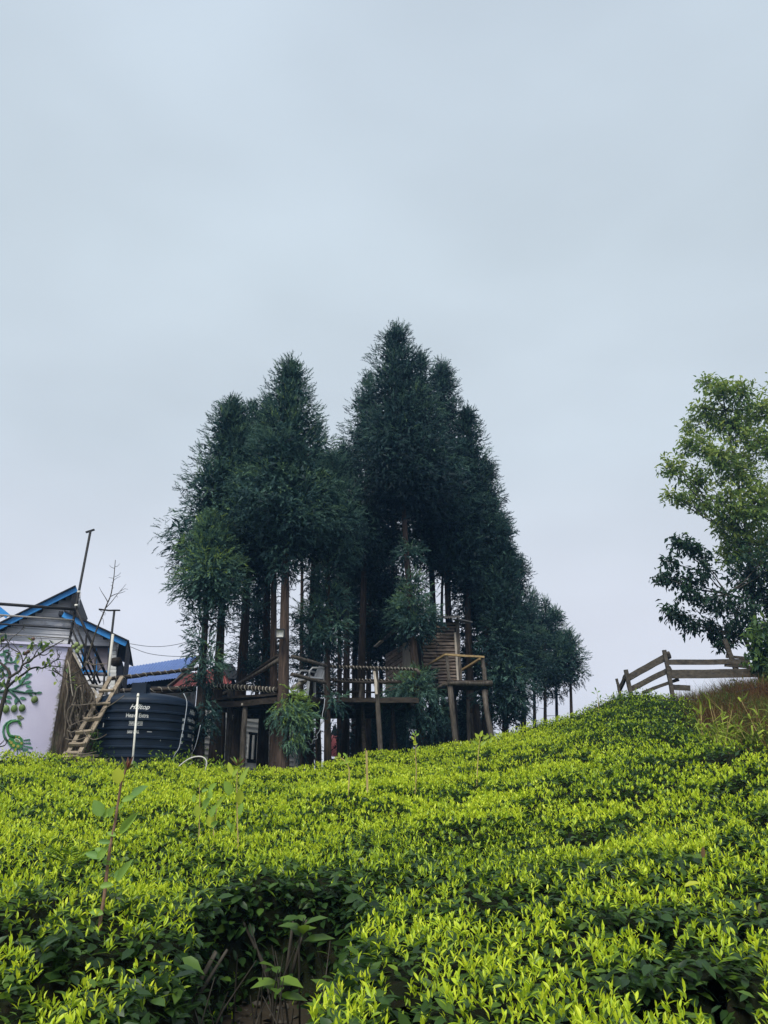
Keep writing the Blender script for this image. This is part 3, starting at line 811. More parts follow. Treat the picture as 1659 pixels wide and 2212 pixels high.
# clumps growing from trunks: cedar index, u, v, radius m, sprays, droop, tone
TUFTS = [
 (0, 440, 1395, .30, 60, .4, .42), (0, 452, 1440, .34, 80, .5, .55), (0, 432, 1470, .22, 40, .8, .30), (0, 430, 1345, .25, 40, .3, .3), (0, 470, 1335, .3, 50, .4, .3), (0, 445, 1540, .25, 45, 1, .16), (0, 440, 1580, .22, 30, 1, .14), (0, 490, 1300, .3, 45, .5, .25),
 (2, 535, 1440, .3, 40, .5, .2), (3, 555, 1330, .35, 55, .5, .22), (3, 580, 1400, .35, 60, .5, .22), (3, 560, 1455, .3, 50, .5, .2), (3, 590, 1260, .35, 55, .4, .25),
 (4, 615, 1200, .36, 70, .7, .38), (4, 610, 1235, .28, 50, .8, .34), (4, 632, 1525, .24, 90, .75, .8), (4, 640, 1560, .26, 105, 1, .72), (4, 612, 1545, .2, 50, .9, .68), (4, 635, 1605, .2, 50, 1, .7), (4, 655, 1540, .17, 36, .6, .72),
 (7, 672, 1330, .34, 80, .5, .5), (7, 700, 1250, .42, 110, .6, .36), (7, 715, 1300, .40, 100, .6, .34), (7, 690, 1380, .3, 60, .7, .36), (7, 725, 1360, .32, 70, .7, .34), (7, 655, 1345, .2, 30, .3, .5), (7, 712, 1395, .25, 40, .8, .3), (7, 730, 1215, .35, 70, .5, .33), (7, 722, 1525, .2, 30, .8, .3),
 (6, 670, 1440, .32, 45, .5, .18), (6, 665, 1390, .35, 50, .5, .18),
 (10, 888, 1205, .33, 80, .6, .32), (10, 893, 1300, .36, 120, .5, .46), (10, 875, 1330, .40, 130, .5, .46), (10, 912, 1335, .38, 130, .5, .44), (10, 893, 1365, .38, 120, .7, .42), (10, 925, 1345, .24, 50, .4, .42), (10, 893, 1262, .24, 50, .3, .45),
 (10, 885, 1490, .36, 120, .5, .55), (10, 905, 1470, .25, 60, .3, .5), (10, 862, 1515, .34, 100, .9, .40), (10, 930, 1520, .40, 120, 1, .30), (10, 885, 1545, .42, 130, 1, .33), (10, 905, 1590, .42, 120, 1, .24), (10, 945, 1560, .34, 90, 1, .24), (10, 860, 1560, .3, 70, 1, .25), (10, 840, 1525, .25, 60, 1, .3),
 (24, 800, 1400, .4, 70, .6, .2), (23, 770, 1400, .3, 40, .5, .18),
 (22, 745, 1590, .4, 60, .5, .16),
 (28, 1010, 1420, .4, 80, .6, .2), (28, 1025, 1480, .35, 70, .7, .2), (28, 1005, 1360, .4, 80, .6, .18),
 (18, 1165, 1500, .3, 40, .5, .3), (20, 1222, 1470, .3, 40, .5, .34), (19, 1198, 1500, .3, 36, .5, .3),
]
cedar_group = 'cedars of the grove on the hilltop'
cedar_info = []
nbf = .5
for ci, (ub, Y, ut, vt, Rc, vb, r0, nb, nsp, tone, red, label) in enumerate(CEDARS):
    top = P(ut, vt, Y)
    xb = P(ub, 1620, Y).x
    zb = gz(xb, Y)
    root = thing('cedar_tree', (xb, Y, zb), label, 'cedar', cedar_group)
    base = Vector((xb, Y, zb - .15))
    V, F = trunk_mesh(base, top - Vector((0, 0, .35)), r0 * 1.12, .02, bend=.07)
    np_mesh('trunk', V, F, M['bark_red'] if red else M['bark'], root, smooth=True)
    zc = P(ut, vb, Y).z
    b = Batch()
    H = top.z - zc - .45
    axis_at = lambda z: base + (top - base) * ((z - base.z) / (top.z - base.z))
    lim = MB(); nb = int(nb * nbf)
    for j in range(nb):
        q = ((j + random.random()) / nb) ** 1.15          # 0 bottom .. 1 top
        z = zc + q * H
        prof = min(1.0, .66 + q * 2.4) * (1 - q) ** .75 + .04
        ph = j * 2.39996 + random.uniform(-.5, .5)
        back = math.sin(ph) > .45                          # far side: thinner
        rr = Rc * prof * random.uniform(.52, .80)
        c = axis_at(z); o = Vector((math.cos(ph), math.sin(ph), 0))
        rise = .25 * (q - .25)
        p = c + o * rr + Vector((0, 0, rise))
        rb = (.16 + .41 * Rc * prof) * random.uniform(.8, 1.3)
        dr = max(0.0, min(1.0, .9 - 1.15 * q)) * random.uniform(.6, 1.1)
        k = 3.35 * nsp * (.45 if back else 1.0) * (.25 + .85 * prof)
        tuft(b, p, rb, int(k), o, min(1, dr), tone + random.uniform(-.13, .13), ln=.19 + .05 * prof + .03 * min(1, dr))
        core(b, p - o * rb * .1, rb * .85, max(.0, tone - .24))  # lower tone paints the shade inside the lobe
        if j % 2 == 0: lim.tube([c - Vector((0, 0, .15)), (c + p) / 2 + Vector((0, 0, -.05)), p], [.022, .016, .008], 4, cap=False)
    # inner foliage near the stem and the leader
    for j in range(int(nb * .6)):
        q = random.random(); z = zc + q * H
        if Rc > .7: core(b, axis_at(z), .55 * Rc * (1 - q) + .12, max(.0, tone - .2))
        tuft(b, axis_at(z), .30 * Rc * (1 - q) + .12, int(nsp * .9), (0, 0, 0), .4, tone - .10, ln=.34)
    for j in range(11):
        p = axis_at(top.z - .75 + .055 * j)
        tuft(b, p, .03 + .014 * (11 - j), 8, (0, 0, .8), 0.0, tone + .02, ln=.13 + .012 * (11 - j))
    # dead stubs on the bare stem
    for j in range(10):
        z = zb + .5 + random.random() * max(.3, (zc - zb)); c = axis_at(z); ph = random.uniform(0, 6.28); l = random.uniform(.15, .5)
        lim.tube([c, c + Vector((math.cos(ph) * l, math.sin(ph) * l, random.uniform(-.1, .12)))], [.010, .003], 4, cap=False)
    for (ti, tu, tv, tr, tn, td, tt) in TUFTS:
        if ti == ci:
            p = P(tu, tv, Y - .12)
            c = axis_at(p.z)
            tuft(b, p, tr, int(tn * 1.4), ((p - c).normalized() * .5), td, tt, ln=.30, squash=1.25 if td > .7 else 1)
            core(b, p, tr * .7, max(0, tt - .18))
            lim.tube([c, p], [.02, .008], 4, cap=False)
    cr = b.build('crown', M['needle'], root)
    lim.build('limbs', M['bark'], root)['kind'] = 'stuff'
    cedar_info.append((root, axis_at, r0))

# hanging dead roots / shaggy strips on the two front trunks
for ci, vs0, vs1, n in ((0, 1450, 1600, 46), (4, 1390, 1620, 60)):
    root, ax_, r0 = cedar_info[ci]; Y = CEDARS[ci][1]
    sh = MB()
    for j in range(n):
        v0 = random.uniform(vs0, vs1 - 40); z0 = P(440, v0, Y).z; c = ax_(z0); an = random.uniform(3.3, 6.1)
        r = r0 * 1.25; l = random.uniform(.25, .8)
        p = Vector((c.x + r * math.cos(an), c.y + r * math.sin(an), z0))
        pts = [p + Vector((random.uniform(-.03, .03), random.uniform(-.04, .0), -l * t)) for t in (0, .33, .66, 1)]
        sh.tube(pts, [.010, .009, .007, .003], 4, cap=False)
    sh.build('shaggy_bark', M['bark'], root)['kind'] = 'stuff'

# ================================================================== broadleaf trees on the right
BL = leaf_tpl(8, .20, .06, .25); BL4 = leaf_tpl(2, .21, .06, .22)
def blob_tree(name, label, Y, base_uv, blobs, leaf, dens, droop, tone, limb_r, depth=.8, spread=1.0):
    bx = P(base_uv[0], base_uv[1], Y); zb = gz(bx.x, Y)
    root = thing(name, (bx.x, Y, zb), label, 'tree')
    b = Batch(); lim = MB()
    main = [Vector((bx.x, Y, zb - .2))]
    vmin = min(q[1] for q in blobs)
    crown_top = P(np.mean([q[0] for q in blobs]), vmin + 60, Y)
    for t in (.3, .6, .85, 1): main.append(main[0].lerp(crown_top, t) + Vector((random.uniform(-.1, .1), random.uniform(-.1, .1), 0)))
    lim.tube(main, [limb_r, limb_r * .8, limb_r * .55, limb_r * .3, limb_r * .12], 8)
    for (u, v, r) in blobs:
        m = r * Y / 1659 / .95
        c = P(u, v, Y + random.uniform(-depth, depth))
        src = min(main[1:], key=lambda q: (q - c).length + 1.3 * max(0, q.z - c.z + .2))
        mid = (src + c) / 2 + Vector((0, 0, -.06 * (src - c).length))
        lim.tube([src, mid, c], [limb_r * .25, limb_r * .15, .012], 5, cap=False)
        ntw = max(14, int(dens * m * m * 60))
        for j in range(ntw):
            o = Vector(RNG.normal(0, 1, 3)).normalized()
            p = c + o * m * random.uniform(.25, 1.05)
            lim.tube([c.lerp(p, .15), p], [.006, .003], 3, cap=False)
            nl = random.randint(7, 12)
            pp = np.array(p) + RNG.normal(0, leaf * .55, (nl, 3))
            d = norm(RNG.normal(0, 1, (nl, 3)) + np.array(o) * .8 + np.array([0, 0, -droop]))
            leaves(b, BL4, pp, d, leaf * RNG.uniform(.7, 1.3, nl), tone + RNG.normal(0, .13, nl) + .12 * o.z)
    b.build('crown', M['broadleaf'], root); lim.build('trunk', M['limb'], root)['kind'] = 'stuff'
    return root
blob_tree('broadleaf_tree', 'tall light green broadleaf tree behind the fence at the right edge', 20.5, (1640, 1450),
    [(1533, 828, 26), (1560, 845, 34), (1600, 850, 38), (1640, 890, 45), (1518, 880, 30), (1550, 905, 42), (1590, 925, 50), (1640, 960, 50), (1488, 925, 24), (1480, 962, 24), (1515, 965, 36), (1555, 990, 46),
     (1442, 1008, 20), (1470, 1015, 26), (1505, 1040, 36), (1600, 1020, 55), (1446, 1070, 18), (1475, 1080, 24), (1512, 1085, 30), (1555, 1080, 38), (1590, 1110, 42), (1640, 1080, 60), (1555, 1140, 26), (1600, 1170, 50), (1650, 1180, 50),
     (1690, 950, 60), (1700, 1100, 70), (1720, 1250, 70), (1690, 860, 50), (1580, 1200, 36)], .15, 3.0, .25, .72, .11)
blob_tree('dark_leaf_tree', 'dark tree with large drooping leaves hanging over the wooden fence', 19.2, (1690, 1450),
    [(1462, 1172, 12), (1485, 1180, 14), (1508, 1195, 22), (1448, 1214, 14), (1428, 1245, 12), (1452, 1250, 14), (1482, 1248, 24), (1525, 1238, 30), (1480, 1285, 18), (1512, 1290, 30), (1450, 1318, 13), (1490, 1345, 20), (1470, 1335, 12), (1550, 1300, 35), (1530, 1350, 22),
     (1600, 1250, 45), (1590, 1320, 40), (1650, 1290, 45), (1640, 1220, 45), (1580, 1358, 18), (1545, 1366, 12), (1560, 1395, 10), (1575, 1378, 9), (1620, 1350, 24), (1700, 1300, 60), (1690, 1200, 50)], .15, 2.3, .75, .16, .09, depth=.4)
blob_tree('leafy_shrub', 'pale leafy shrub at the right edge over the fence rails', 17.0, (1668, 1470),
    [(1640, 1375, 18), (1650, 1405, 22), (1635, 1415, 14), (1655, 1440, 20), (1690, 1400, 40), (1645, 1350, 14)], .16, 2.2, .8, .45, .04, depth=.25)
# ================================================================== dry bank and grasses
def blades(batch, pos, d, size, width, tone, bend=.35):
    tv = np.array([(0, .5, 0), (0, -.5, 0), (.5, .38, bend * .2), (.5, -.38, bend * .2), (1, 0, -bend * .5)], float); tf = np.array([(0, 1, 3), (0, 3, 2), (2, 3, 4)])
    n = len(pos); fr = frames(d, UP + RNG.normal(0, .6, (n, 3)))
    V, F = scatter(tv, tf, pos, fr, np.stack([size, width, size], 1)); batch.add(V, F, np.repeat(np.clip(tone, 0, 1), 5))
gb = Batch(); n = 90000
x = RNG.uniform(5, 11.5, n); y = RNG.uniform(8, 22, n); z = ground(x, y)
u, v = proj(np.stack([x, y, z], 1)); Tc, Yc, a = canopy_base(x, y)
okt, _, _ = tea_ok(x, y, canopy(x, y)[0])
m = (~okt) & (u > 1400) & (u < 1950) & (y < Yc + 1.6)
x, y, z, u, v = x[m], y[m], z[m], u[m], v[m]; n = len(x)
patch = vnoise(x, y, 1.1, 21)
green = (patch > .50) | (v > 1595)
tone = np.where(green & (RNG.random(n) < .6), RNG.uniform(.72, .85, n), RNG.uniform(0, .62, n))
blades(gb, np.stack([x, y, z - .02], 1), rand_dir(n, .15, 1.45), RNG.uniform(.15, .62, n) * (.45 + vnoise(x, y, 2.2, 31)), RNG.uniform(.005, .014, n), tone - .25 * (vnoise(x, y, 1.7, 33) - .3))
# scraggy dark undergrowth on the bank top and along the crest
n = 5000
x = RNG.uniform(5.2, 11, n); y = canopy_base(x, np.full(n, 17.0))[1] + RNG.uniform(-1.0, .5, n); z = ground(x, y)
blades(gb, np.stack([x, y, z - .02], 1), rand_dir(n, .05, .8), RNG.uniform(.15, .5, n), RNG.uniform(.005, .012, n), RNG.choice([.2, .45, .74, .8], n))
for (u0, v0, r0) in ((1500, 1520, 20), (1530, 1505, 16), (1570, 1500, 18), (1610, 1545, 18), (1640, 1520, 22), (1555, 1560, 18), (1620, 1590, 22), (1650, 1575, 20), (1530, 1575, 18), (1590, 1475, 20), (1640, 1470, 22)):
    c = np.array(hit(u0, v0)) + [0, 0, -.1]; k = 130; m = r0 * c[1] / 1600
    pp = c + RNG.normal(0, .55, (k, 3)) * m * [1, 1, .55]
    leaves(gb, YOUNG8, pp, rand_dir(k, .2, 1.5), RNG.uniform(.05, .11, k), RNG.uniform(.72, .82, k))
tag(gb.build('dry_grass', M['grass']), 'dry reddish brown grass on the bank below the wooden fence', None, None, 'stuff')
# bright bamboo-like grass on the bank
c = hit(1592, 1588); c.z = gz(c.x, c.y)
t = thing('bamboo_grass', c, 'bright yellow green broad bladed grass clump on the brown bank', 'grass clump')
b = Batch(); stem = MB()
for j in range(26):
    p = c + Vector((random.uniform(-.5, .5), random.uniform(-.3, .3), 0)); h = random.uniform(.25, .75); q = p + Vector((random.uniform(-.25, .25), random.uniform(-.2, .1), h))
    stem.tube([p, q], [.006, .003], 4, cap=False)
    k = 6; pp = np.array([p.lerp(q, random.uniform(.3, 1)) for _ in range(k)])
    blades(b, pp, norm(RNG.normal(0, 1, (k, 3)) * [1, 1, .5] + UP * .5), RNG.uniform(.16, .32, k), RNG.uniform(.020, .036, k), RNG.normal(.93, .06, k), .7)
b.build('blade', M['grass'], t)['kind'] = 'stuff'; stem.build('stem', M['weed'] if False else M['bamboo'], t)
# feathery reeds behind the fence
for (u0, v0, lab) in ((1530, 1440, 'thin arching reed stalks standing behind the fence, under the dark leaves'), (1578, 1440, 'fern like reed clump behind the slanted fence post')):
    p0 = P(u0, v0 + 30, 18.4)
    t = thing('reed_clump', (p0.x, p0.y, gz(p0.x, p0.y)), lab, 'reeds')
    b = Batch(); n = 90
    pos = np.array([p0.x, p0.y, gz(p0.x, p0.y)]) + RNG.normal(0, .12, (n, 3)) * [1, 1, 0]
    blades(b, pos, rand_dir(n, .05, .5), RNG.uniform(.5, 1.15, n), RNG.uniform(.006, .014, n), RNG.choice([.3, .5, .76, .8], n), .9)
    b.build('blade', M['grass'], t)['kind'] = 'stuff'
# young foliage round the tank foot
def weed_patch(name, label, uvs, Y, leaf, tone, n=130):
    p0 = P(uvs[0][0], uvs[0][1], Y)
    t = thing(name, (p0.x, Y, gz(p0.x, Y)), label, 'weeds')
    b = Batch()
    for (u, v, r) in uvs:
        c = np.array(P(u, v, Y)); m = r * Y / 1600
        k = max(8, int(n * r / 30)); pp = c + RNG.normal(0, .5, (k, 3)) * m
        leaves(b, YOUNG8, pp, rand_dir(k, .2, 1.4), leaf * RNG.uniform(.6, 1.4, k), tone + RNG.normal(0, .12, k))
    b.build('leaves', M['tea'], t)['kind'] = 'stuff'
    return t
weed_patch('weed_patch', 'low fresh green weeds growing against the foot of the black tank', [(330, 1655, 22), (365, 1652, 26), (400, 1655, 26), (440, 1660, 22), (470, 1662, 18)], 14.7, .07, .62, 190)
weed_patch('weed_patch', 'dark leafy weeds between the ladder foot and the black tank', [(203, 1590, 12), (205, 1612, 14), (200, 1630, 18), (215, 1642, 16), (235, 1648, 14)], 14.9, .07, .28, 120)
weed_patch('weed_patch', 'small weeds at the foot of the mural wall by the stump', [(110, 1640, 12), (130, 1642, 14), (160, 1644, 14), (185, 1646, 12), (20, 1637, 14), (60, 1638, 14)], 14.6, .06, .45, 80)
# ================================================================== house with blue trim on the left
def corrugated(bl, br, tr, tl, n, amp, th=.0):
    """sheet with ridges running from the lower to the upper edge"""
    mb = MB(); bl, br, tr, tl = map(Vector, (bl, br, tr, tl))
    nrm = (br - bl).cross(tl - bl).normalized()
    k = n * 4; vs = []
    for i in range(k + 1):
        t = i / k; o = nrm * amp * math.cos(2 * math.pi * i / 4)
        vs += [bl.lerp(br, t) + o, tl.lerp(tr, t) + o]
    fs = [(2 * i, 2 * i + 2, 2 * i + 3, 2 * i + 1) for i in range(k)]
    m = len(vs); vs2 = [v - nrm * .006 for v in vs]
    mb.add(vs + vs2, fs + [(m + a, m + d, m + c, m + b) for a, b, c, d in fs])
    return mb
HW = plane_uv(0, 18.0, 276, 18.75)            # wall plane
HF = Plane((HW.a + HW.n * .36)[:2], (HW.a + HW.n * .36 + HW.t)[:2])   # plane of the fascia boards
hx = HW.t; hn = HW.n; back = -hn
hb = HW.at(120, 1500); hb.z = gz(hb.x, hb.y)
house = thing('boarded_house', hb, 'white weatherboard house with blue roof edges behind the mural wall', 'house')
# weatherboards clipped by the two roof lines
ridge = HF.at(163, 1268); eaveL = HF.at(-140, 1416); lowT = HF.at(139, 1322); lowE = HF.at(276, 1386)
def s_of(p): return (p - HW.a).dot(hx)
def line_z(p, q, s):
    return p.z + (q.z - p.z) * (s - s_of(p)) / (s_of(q) - s_of(p))
sL, sR = s_of(HW.at(-60, 1450)), s_of(HW.at(249, 1450)); sM = s_of(HW.at(168, 1330))
zbot = gz(hb.x, hb.y); z = zbot; bh = .105
zwin0, zwin1 = HW.at(200, 1452).z, HW.at(200, 1402).z; sw0, sw1 = s_of(HW.at(180, 1420)), s_of(HW.at(236, 1420))
def xr(zz):
    """extent of the wall at height zz as list of (s0, s1)"""
    a, b = sL, sR
    # under upper roof: s must be right of the line eaveL-ridge
    sl = s_of(eaveL) + (zz + .02 - eaveL.z) / (ridge.z - eaveL.z) * (s_of(ridge) - s_of(eaveL))
    a = max(a, sl)
    if zz + .1 > lowT.z: b = min(b, sM)
    else: b = min(b, s_of(lowT) + (zz + .02 - lowT.z) / (lowE.z - lowT.z) * (s_of(lowE) - s_of(lowT)))
    return a, b
while z < ridge.z - .15:
    a, b = xr(z + bh)
    segs = [(a, b)]
    if z + bh > zwin0 and z < zwin1: segs = [(a, min(b, sw0)), (sw1, b)]
    for s0, s1 in segs:
        if s1 - s0 < .08: continue
        p0 = HW.a + hx * s0; p1 = HW.a + hx * s1
        mb = MB()
        q = [Vector((p.x, p.y, zz)) for p, zz in ((p0, z), (p1, z), (p1, z + bh + .01), (p0, z + bh + .01))]
        th0, th1 = .030, .008
        mb.hexa([q[0] + hn * th0, q[1] + hn * th0, q[1] - hn * .02, q[0] - hn * .02, q[3] + hn * th1, q[2] + hn * th1, q[2] - hn * .02, q[3] - hn * .02])
        mb.build('weatherboard', M['board'], house)
    z += bh
# rear walls (dark) so that the house is closed
mb = MB()
c0 = HW.a + hx * sL - hn * .05; c1 = HW.a + hx * sR - hn * .05
dep = 3.2
zt = lowE.z - .02
for a, b in ((c0, c0 + back * dep), (c0 + back * dep, c1 + back * dep)):
    mb.hexa([Vector((*p[:2], zz)) for zz in (zbot - .2, zt) for p in (a, b, b + hx * .06, a + hx * .06)])
mb.build('rear_wall', M['dark_clad'], house)
mb = MB(); a = c1 - hx * .02; b = c1 + back * 3.2
mb.hexa([Vector((*p[:2], zz)) for zz in (zbot - .2, zt) for p in (a, b, b - hx * .06, a - hx * .06)])
sw = mb.build('side_wall', M['dark_clad'], house)
# dark apron under the low eave
mb = MB(); e0 = HF.at(277, 1386); e1 = e0 + back * 1.7
for i in range(14):
    a = e0.lerp(e1, i / 14); b = e0.lerp(e1, (i + 1) / 14 - .005)
    mb.hexa([Vector((p.x, p.y, zz)) + hx * o for zz in (e0.z - 1.05, e0.z) for p, o in ((a, 0), (b, 0), (b, -.03), (a, -.03))])
mb.build('eave_sheet', M['dark_clad'], house)
# fascia boards
def fascia(p, q, w, name='fascia', mat='blue'):
    d = (q - p).normalized(); up = d.cross(hn).normalized()
    if up.z < 0: up = -up
    mb = MB(); mb.hexa([p - up * w, q - up * w, q - up * w + back * .03, p - up * w + back * .03, p, q, q + back * .03, p + back * .03])
    return mb.build(name, M[mat], house)
fascia(eaveL, ridge, .115)
fascia(lowT, lowE, .125)
# roof sheets
def roof(p, q, dep, name='roof', mat='roof_blue', n=20):
    up = Vector((0, 0, .035))
    mb = corrugated(p + up + hn * .05, q + up + hn * .05, q + up + back * dep, p + up + back * dep, n, .0)
    mb = MB()
    mb.hexa([p + up * .1 + hn * .06, q + up * .1 + hn * .06, q + up * .1 + back * dep, p + up * .1 + back * dep, p + up + hn * .06, q + up + hn * .06, q + up + back * dep, p + up + back * dep])
    return mb.build(name, M[mat], house)
roof(eaveL - (ridge - eaveL) * .05, ridge, 3.6, mat='dark_clad')
roof(lowT, lowE + (lowE - lowT) * .02, 3.6, mat='dark_clad')
# clerestory strip between the two roofs (dark)
mb = MB(); p = ridge + back * .03; q = HF.at(171, 1334) + back * .03
mb.hexa([Vector((*(ridge - hx * .05 + back * .02)[:2], q.z)), q, q + back * 3.3, Vector((*(ridge - hx * .05 + back * 3.3)[:2], q.z)), ridge - hx * .06 + back * .02, ridge + back * .02, ridge + back * 3.3, ridge - hx * .06 + back * 3.3])
mb.build('clerestory_wall', M['dark_clad'], house)
# purlin ends and wall plate under the eaves
for (u, v) in ((86, 1320), (10, 1358), (134, 1330), (190, 1360), (228, 1378)):
    a = HW.at(u, v); mb = MB(); mb.beam(a, a + hn * .3, .09, .09); mb.build('purlin', M['dark_clad'], house)
# left hand gable of the same house
f2 = fascia(HF.at(-60, 1262), HF.at(21, 1327), .12); f2['label'] = 'blue roof edge sloping in from the left'
mb = MB(); mb.slab([HF.at(-60, 1264, -.1), HF.at(17, 1328, -.1), HF.at(-60, 1360, -.1)], hn, .03); mb.build('gable_board', M['board'], house)
# window with blue frame and curtain
wn_ = MB(); wp = lambda u, v, o=0: HW.at(u, v, o)
wn_.hexa([wp(180, 1456, -.05), wp(236, 1458, -.05), wp(236, 1458, -.09), wp(180, 1456, -.09), wp(180, 1396, -.05), wp(236, 1398, -.05), wp(236, 1398, -.09), wp(180, 1396, -.09)])
win = wn_.build('window', M['curtain'], house)
for a, b in (((179, 1402), (179, 1456)), ((236, 1400), (236, 1460)), ((178, 1449), (237, 1451)), ((207, 1401), (207, 1452))):
    mb = MB(); mb.beam(wp(*a, .035), wp(*b, .035), .045, .05, up=hn); mb.build('window_frame', M['blue'], win)
mb = MB(); mb.beam(wp(136, 1392, .06), wp(255, 1395, .06), .05, .07, up=(0, 0, 1)); mb.build('lintel', M['board'], house)
mb = MB(); mb.beam(wp(128, 1394, .12), wp(238, 1397, .12), .03, .03, up=(0, 0, 1)); mb.build('trim', M['dark_clad'], house)
# corner column with lap boards
for i in range(13):
    v0 = 1402 + i * 8; a = wp(238, v0, .05); b = wp(251, v0 + .4, .05)
    mb = MB(); mb.box((a + b) / 2, (b - a).length, .07, .08, hx, hn, Vector((0, .0, 1))); mb.build('corner_board', M['board_white'], house)

# basket lamp shade hanging under the eave
c = P(251, 1430, 17.75)
bk = MB(); prof = [(0.03, .10), (.075, .095), (.115, .05), (.12, 0), (.11, -.05), (.075, -.09), (.05, -.10)]
rings = 22; vs = []; fs = []
for r_, z_ in prof:
    for k in range(rings):
        an = 2 * math.pi * k / rings; rr = r_ * (1 + .05 * (k % 2))
        vs.append(c + Vector((rr * math.cos(an), rr * math.sin(an), z_)))
for i in range(len(prof) - 1):
    for k in range(rings): fs.append((i * rings + k, i * rings + (k + 1) % rings, (i + 1) * rings + (k + 1) % rings, (i + 1) * rings + k))
t = thing('basket_lamp', c + Vector((0, 0, -.1)), 'round dark woven basket lamp hanging under the house eave', 'lamp')
bk.add(vs, fs, True).build('shade', M['basket'], t)
mb = MB(); mb.tube([c + Vector((0, 0, .1)), c + Vector((0, 0, .42))], .008, 5); mb.build('cord', M['wire'], t)
for i in range(5):
    mb = MB(); zz = -.07 + .035 * i; rr = .118 * math.sqrt(max(.1, 1 - (zz / .13) ** 2)) + .006
    mb.tube([c + Vector((rr * math.cos(a * .314), rr * math.sin(a * .314), zz)) for a in range(21)], .006, 4, cap=False); mb.build('weave_ring', M['basket'], t)

# ================================================================== mural wall
MWp = plane_uv(0, 15.25, 153, 15.75)
mx, mn = MWp.t, MWp.n
rb = lambda px, py: (px * .16276, 1382.5 + py * .16276)
def mw(px, py, off=0.0):
    u, v = rb(px, py); return MWp.at(u, v, off)
m0 = MWp.at(-70, 1385); m1 = MWp.at(153, 1398); gzm = gz(MWp.at(80, 1600).x, 15.4)
mural = thing('mural_wall', Vector((MWp.at(60, 1600).x, MWp.at(60, 1600).y, gzm)), 'lavender plaster wall with a green relief mural of fruit branches and a bird', 'wall')
m_, n_, L_ = mat_new('lavender_plaster')
out = n_.nodes.new('ShaderNodeOutputMaterial'); bs = n_.nodes.new('ShaderNodeBsdfPrincipled'); tc = n_.nodes.new('ShaderNodeTexCoord')
geo = n_.nodes.new('ShaderNodeNewGeometry')
n1 = n_.nodes.new('ShaderNodeTexNoise'); n1.inputs['Scale'].default_value = 1.6; n1.inputs['Detail'].default_value = 5
r1 = n_.nodes.new('ShaderNodeValToRGB'); r1.color_ramp.elements[0].color = (.58, .55, .74, 1); r1.color_ramp.elements[1].color = (.68, .65, .83, 1); r1.color_ramp.elements[0].position = .3; r1.color_ramp.elements[1].position = .65
# moss and grime creeping in from the stump side (position along the wall) with ragged noise
att = n_.nodes.new('ShaderNodeAttribute'); att.attribute_name = 'grime'
n2 = n_.nodes.new('ShaderNodeTexNoise'); n2.inputs['Scale'].default_value = 16; n2.inputs['Detail'].default_value = 8; n2.inputs['Roughness'].default_value = .75
ad = n_.nodes.new('ShaderNodeMath'); ad.operation = 'ADD'
mrr = n_.nodes.new('ShaderNodeMapRange'); mrr.inputs['From Min'].default_value = .92; mrr.inputs['From Max'].default_value = 1.12
mxx = n_.nodes.new('ShaderNodeMix'); mxx.data_type = 'RGBA'
n3 = n_.nodes.new('ShaderNodeValToRGB'); n3.color_ramp.elements[0].color = (.06, .06, .045, 1); n3.color_ramp.elements[1].color = (.24, .23, .2, 1); n3.color_ramp.elements[0].position = .4; n3.color_ramp.elements[1].position = .62
L_(tc.outputs['Object'], n1.inputs['Vector']); L_(tc.outputs['Object'], n2.inputs['Vector']); L_(n1.outputs['Fac'], r1.inputs['Fac'])
L_(att.outputs['Fac'], ad.inputs[0]); L_(n2.outputs['Fac'], ad.inputs[1]); L_(ad.outputs[0], mrr.inputs['Value']); L_(mrr.outputs[0], mxx.inputs[0]); L_(n2.outputs['Fac'], n3.inputs['Fac'])
L_(r1.outputs['Color'], mxx.inputs[6]); L_(n3.outputs['Color'], mxx.inputs[7]); L_(mxx.outputs[2], bs.inputs['Base Color']); bs.inputs['Roughness'].default_value = .8
bp = n_.nodes.new('ShaderNodeBump'); bp.inputs['Strength'].default_value = .25; bp.inputs['Distance'].default_value = .01; L_(n2.outputs['Fac'], bp.inputs['Height']); L_(bp.outputs[0], bs.inputs['Normal']); L_(bs.outputs[0], out.inputs[0])
NS, NZ = 60, 50
GV = []; tone = []; s1 = (m1 - MWp.a).dot(mx); s0 = (m0 - MWp.a).dot(mx); edge = [(1382, 162), (1407, 150), (1423, 140), (1513, 124), (1560, 117), (1600, 108), (1627, 101), (1700, 90)]
for i in range(NS + 1):
    s = s0 + (s1 - s0) * i / NS; ztop = m0.z + (m1.z - m0.z) * i / NS + .01 * random.uniform(-1, 1)
    for j in range(NZ + 1):
        p = MWp.a + mx * s; p.z = gzm - .4 + (ztop - gzm + .4) * j / NZ
        GV.append(p)
uu, vv = proj(np.array([tuple(p) for p in GV]))
eu = np.interp(vv, [e[0] for e in edge], [e[1] for e in edge])
tone = np.clip((uu - eu) / 34 + .52, -.5, 1.2)
F = []
for i in range(NS):
    for j in range(NZ):
        a = i * (NZ + 1) + j; b_ = a + NZ + 1
        F += [(a, b_, b_ + 1), (a, b_ + 1, a + 1)]
pl = np_mesh('plaster_face', [tuple(p) for p in GV], F, m_, mural)
at_ = pl.data.attributes.new('grime', 'FLOAT', 'POINT'); at_.data.foreach_set('value', tone.astype(np.float32))
mb = MB(); bk_ = -mn * .004
mb.hexa([Vector((*(p + bk_ + o)[:2], zz)) for (zz0, zz1) in ((gzm - .4, None),) for (p, zz, o) in ((m0, gzm - .4, Vector()), (m1, gzm - .4, Vector()), (m1, gzm - .4, -mn * .22), (m0, gzm - .4, -mn * .22), (m0, m0.z, Vector()), (m1, m1.z, Vector()), (m1, m1.z, -mn * .22), (m0, m0.z, -mn * .22))])
mb.build('wall_core', M['stump'], mural)
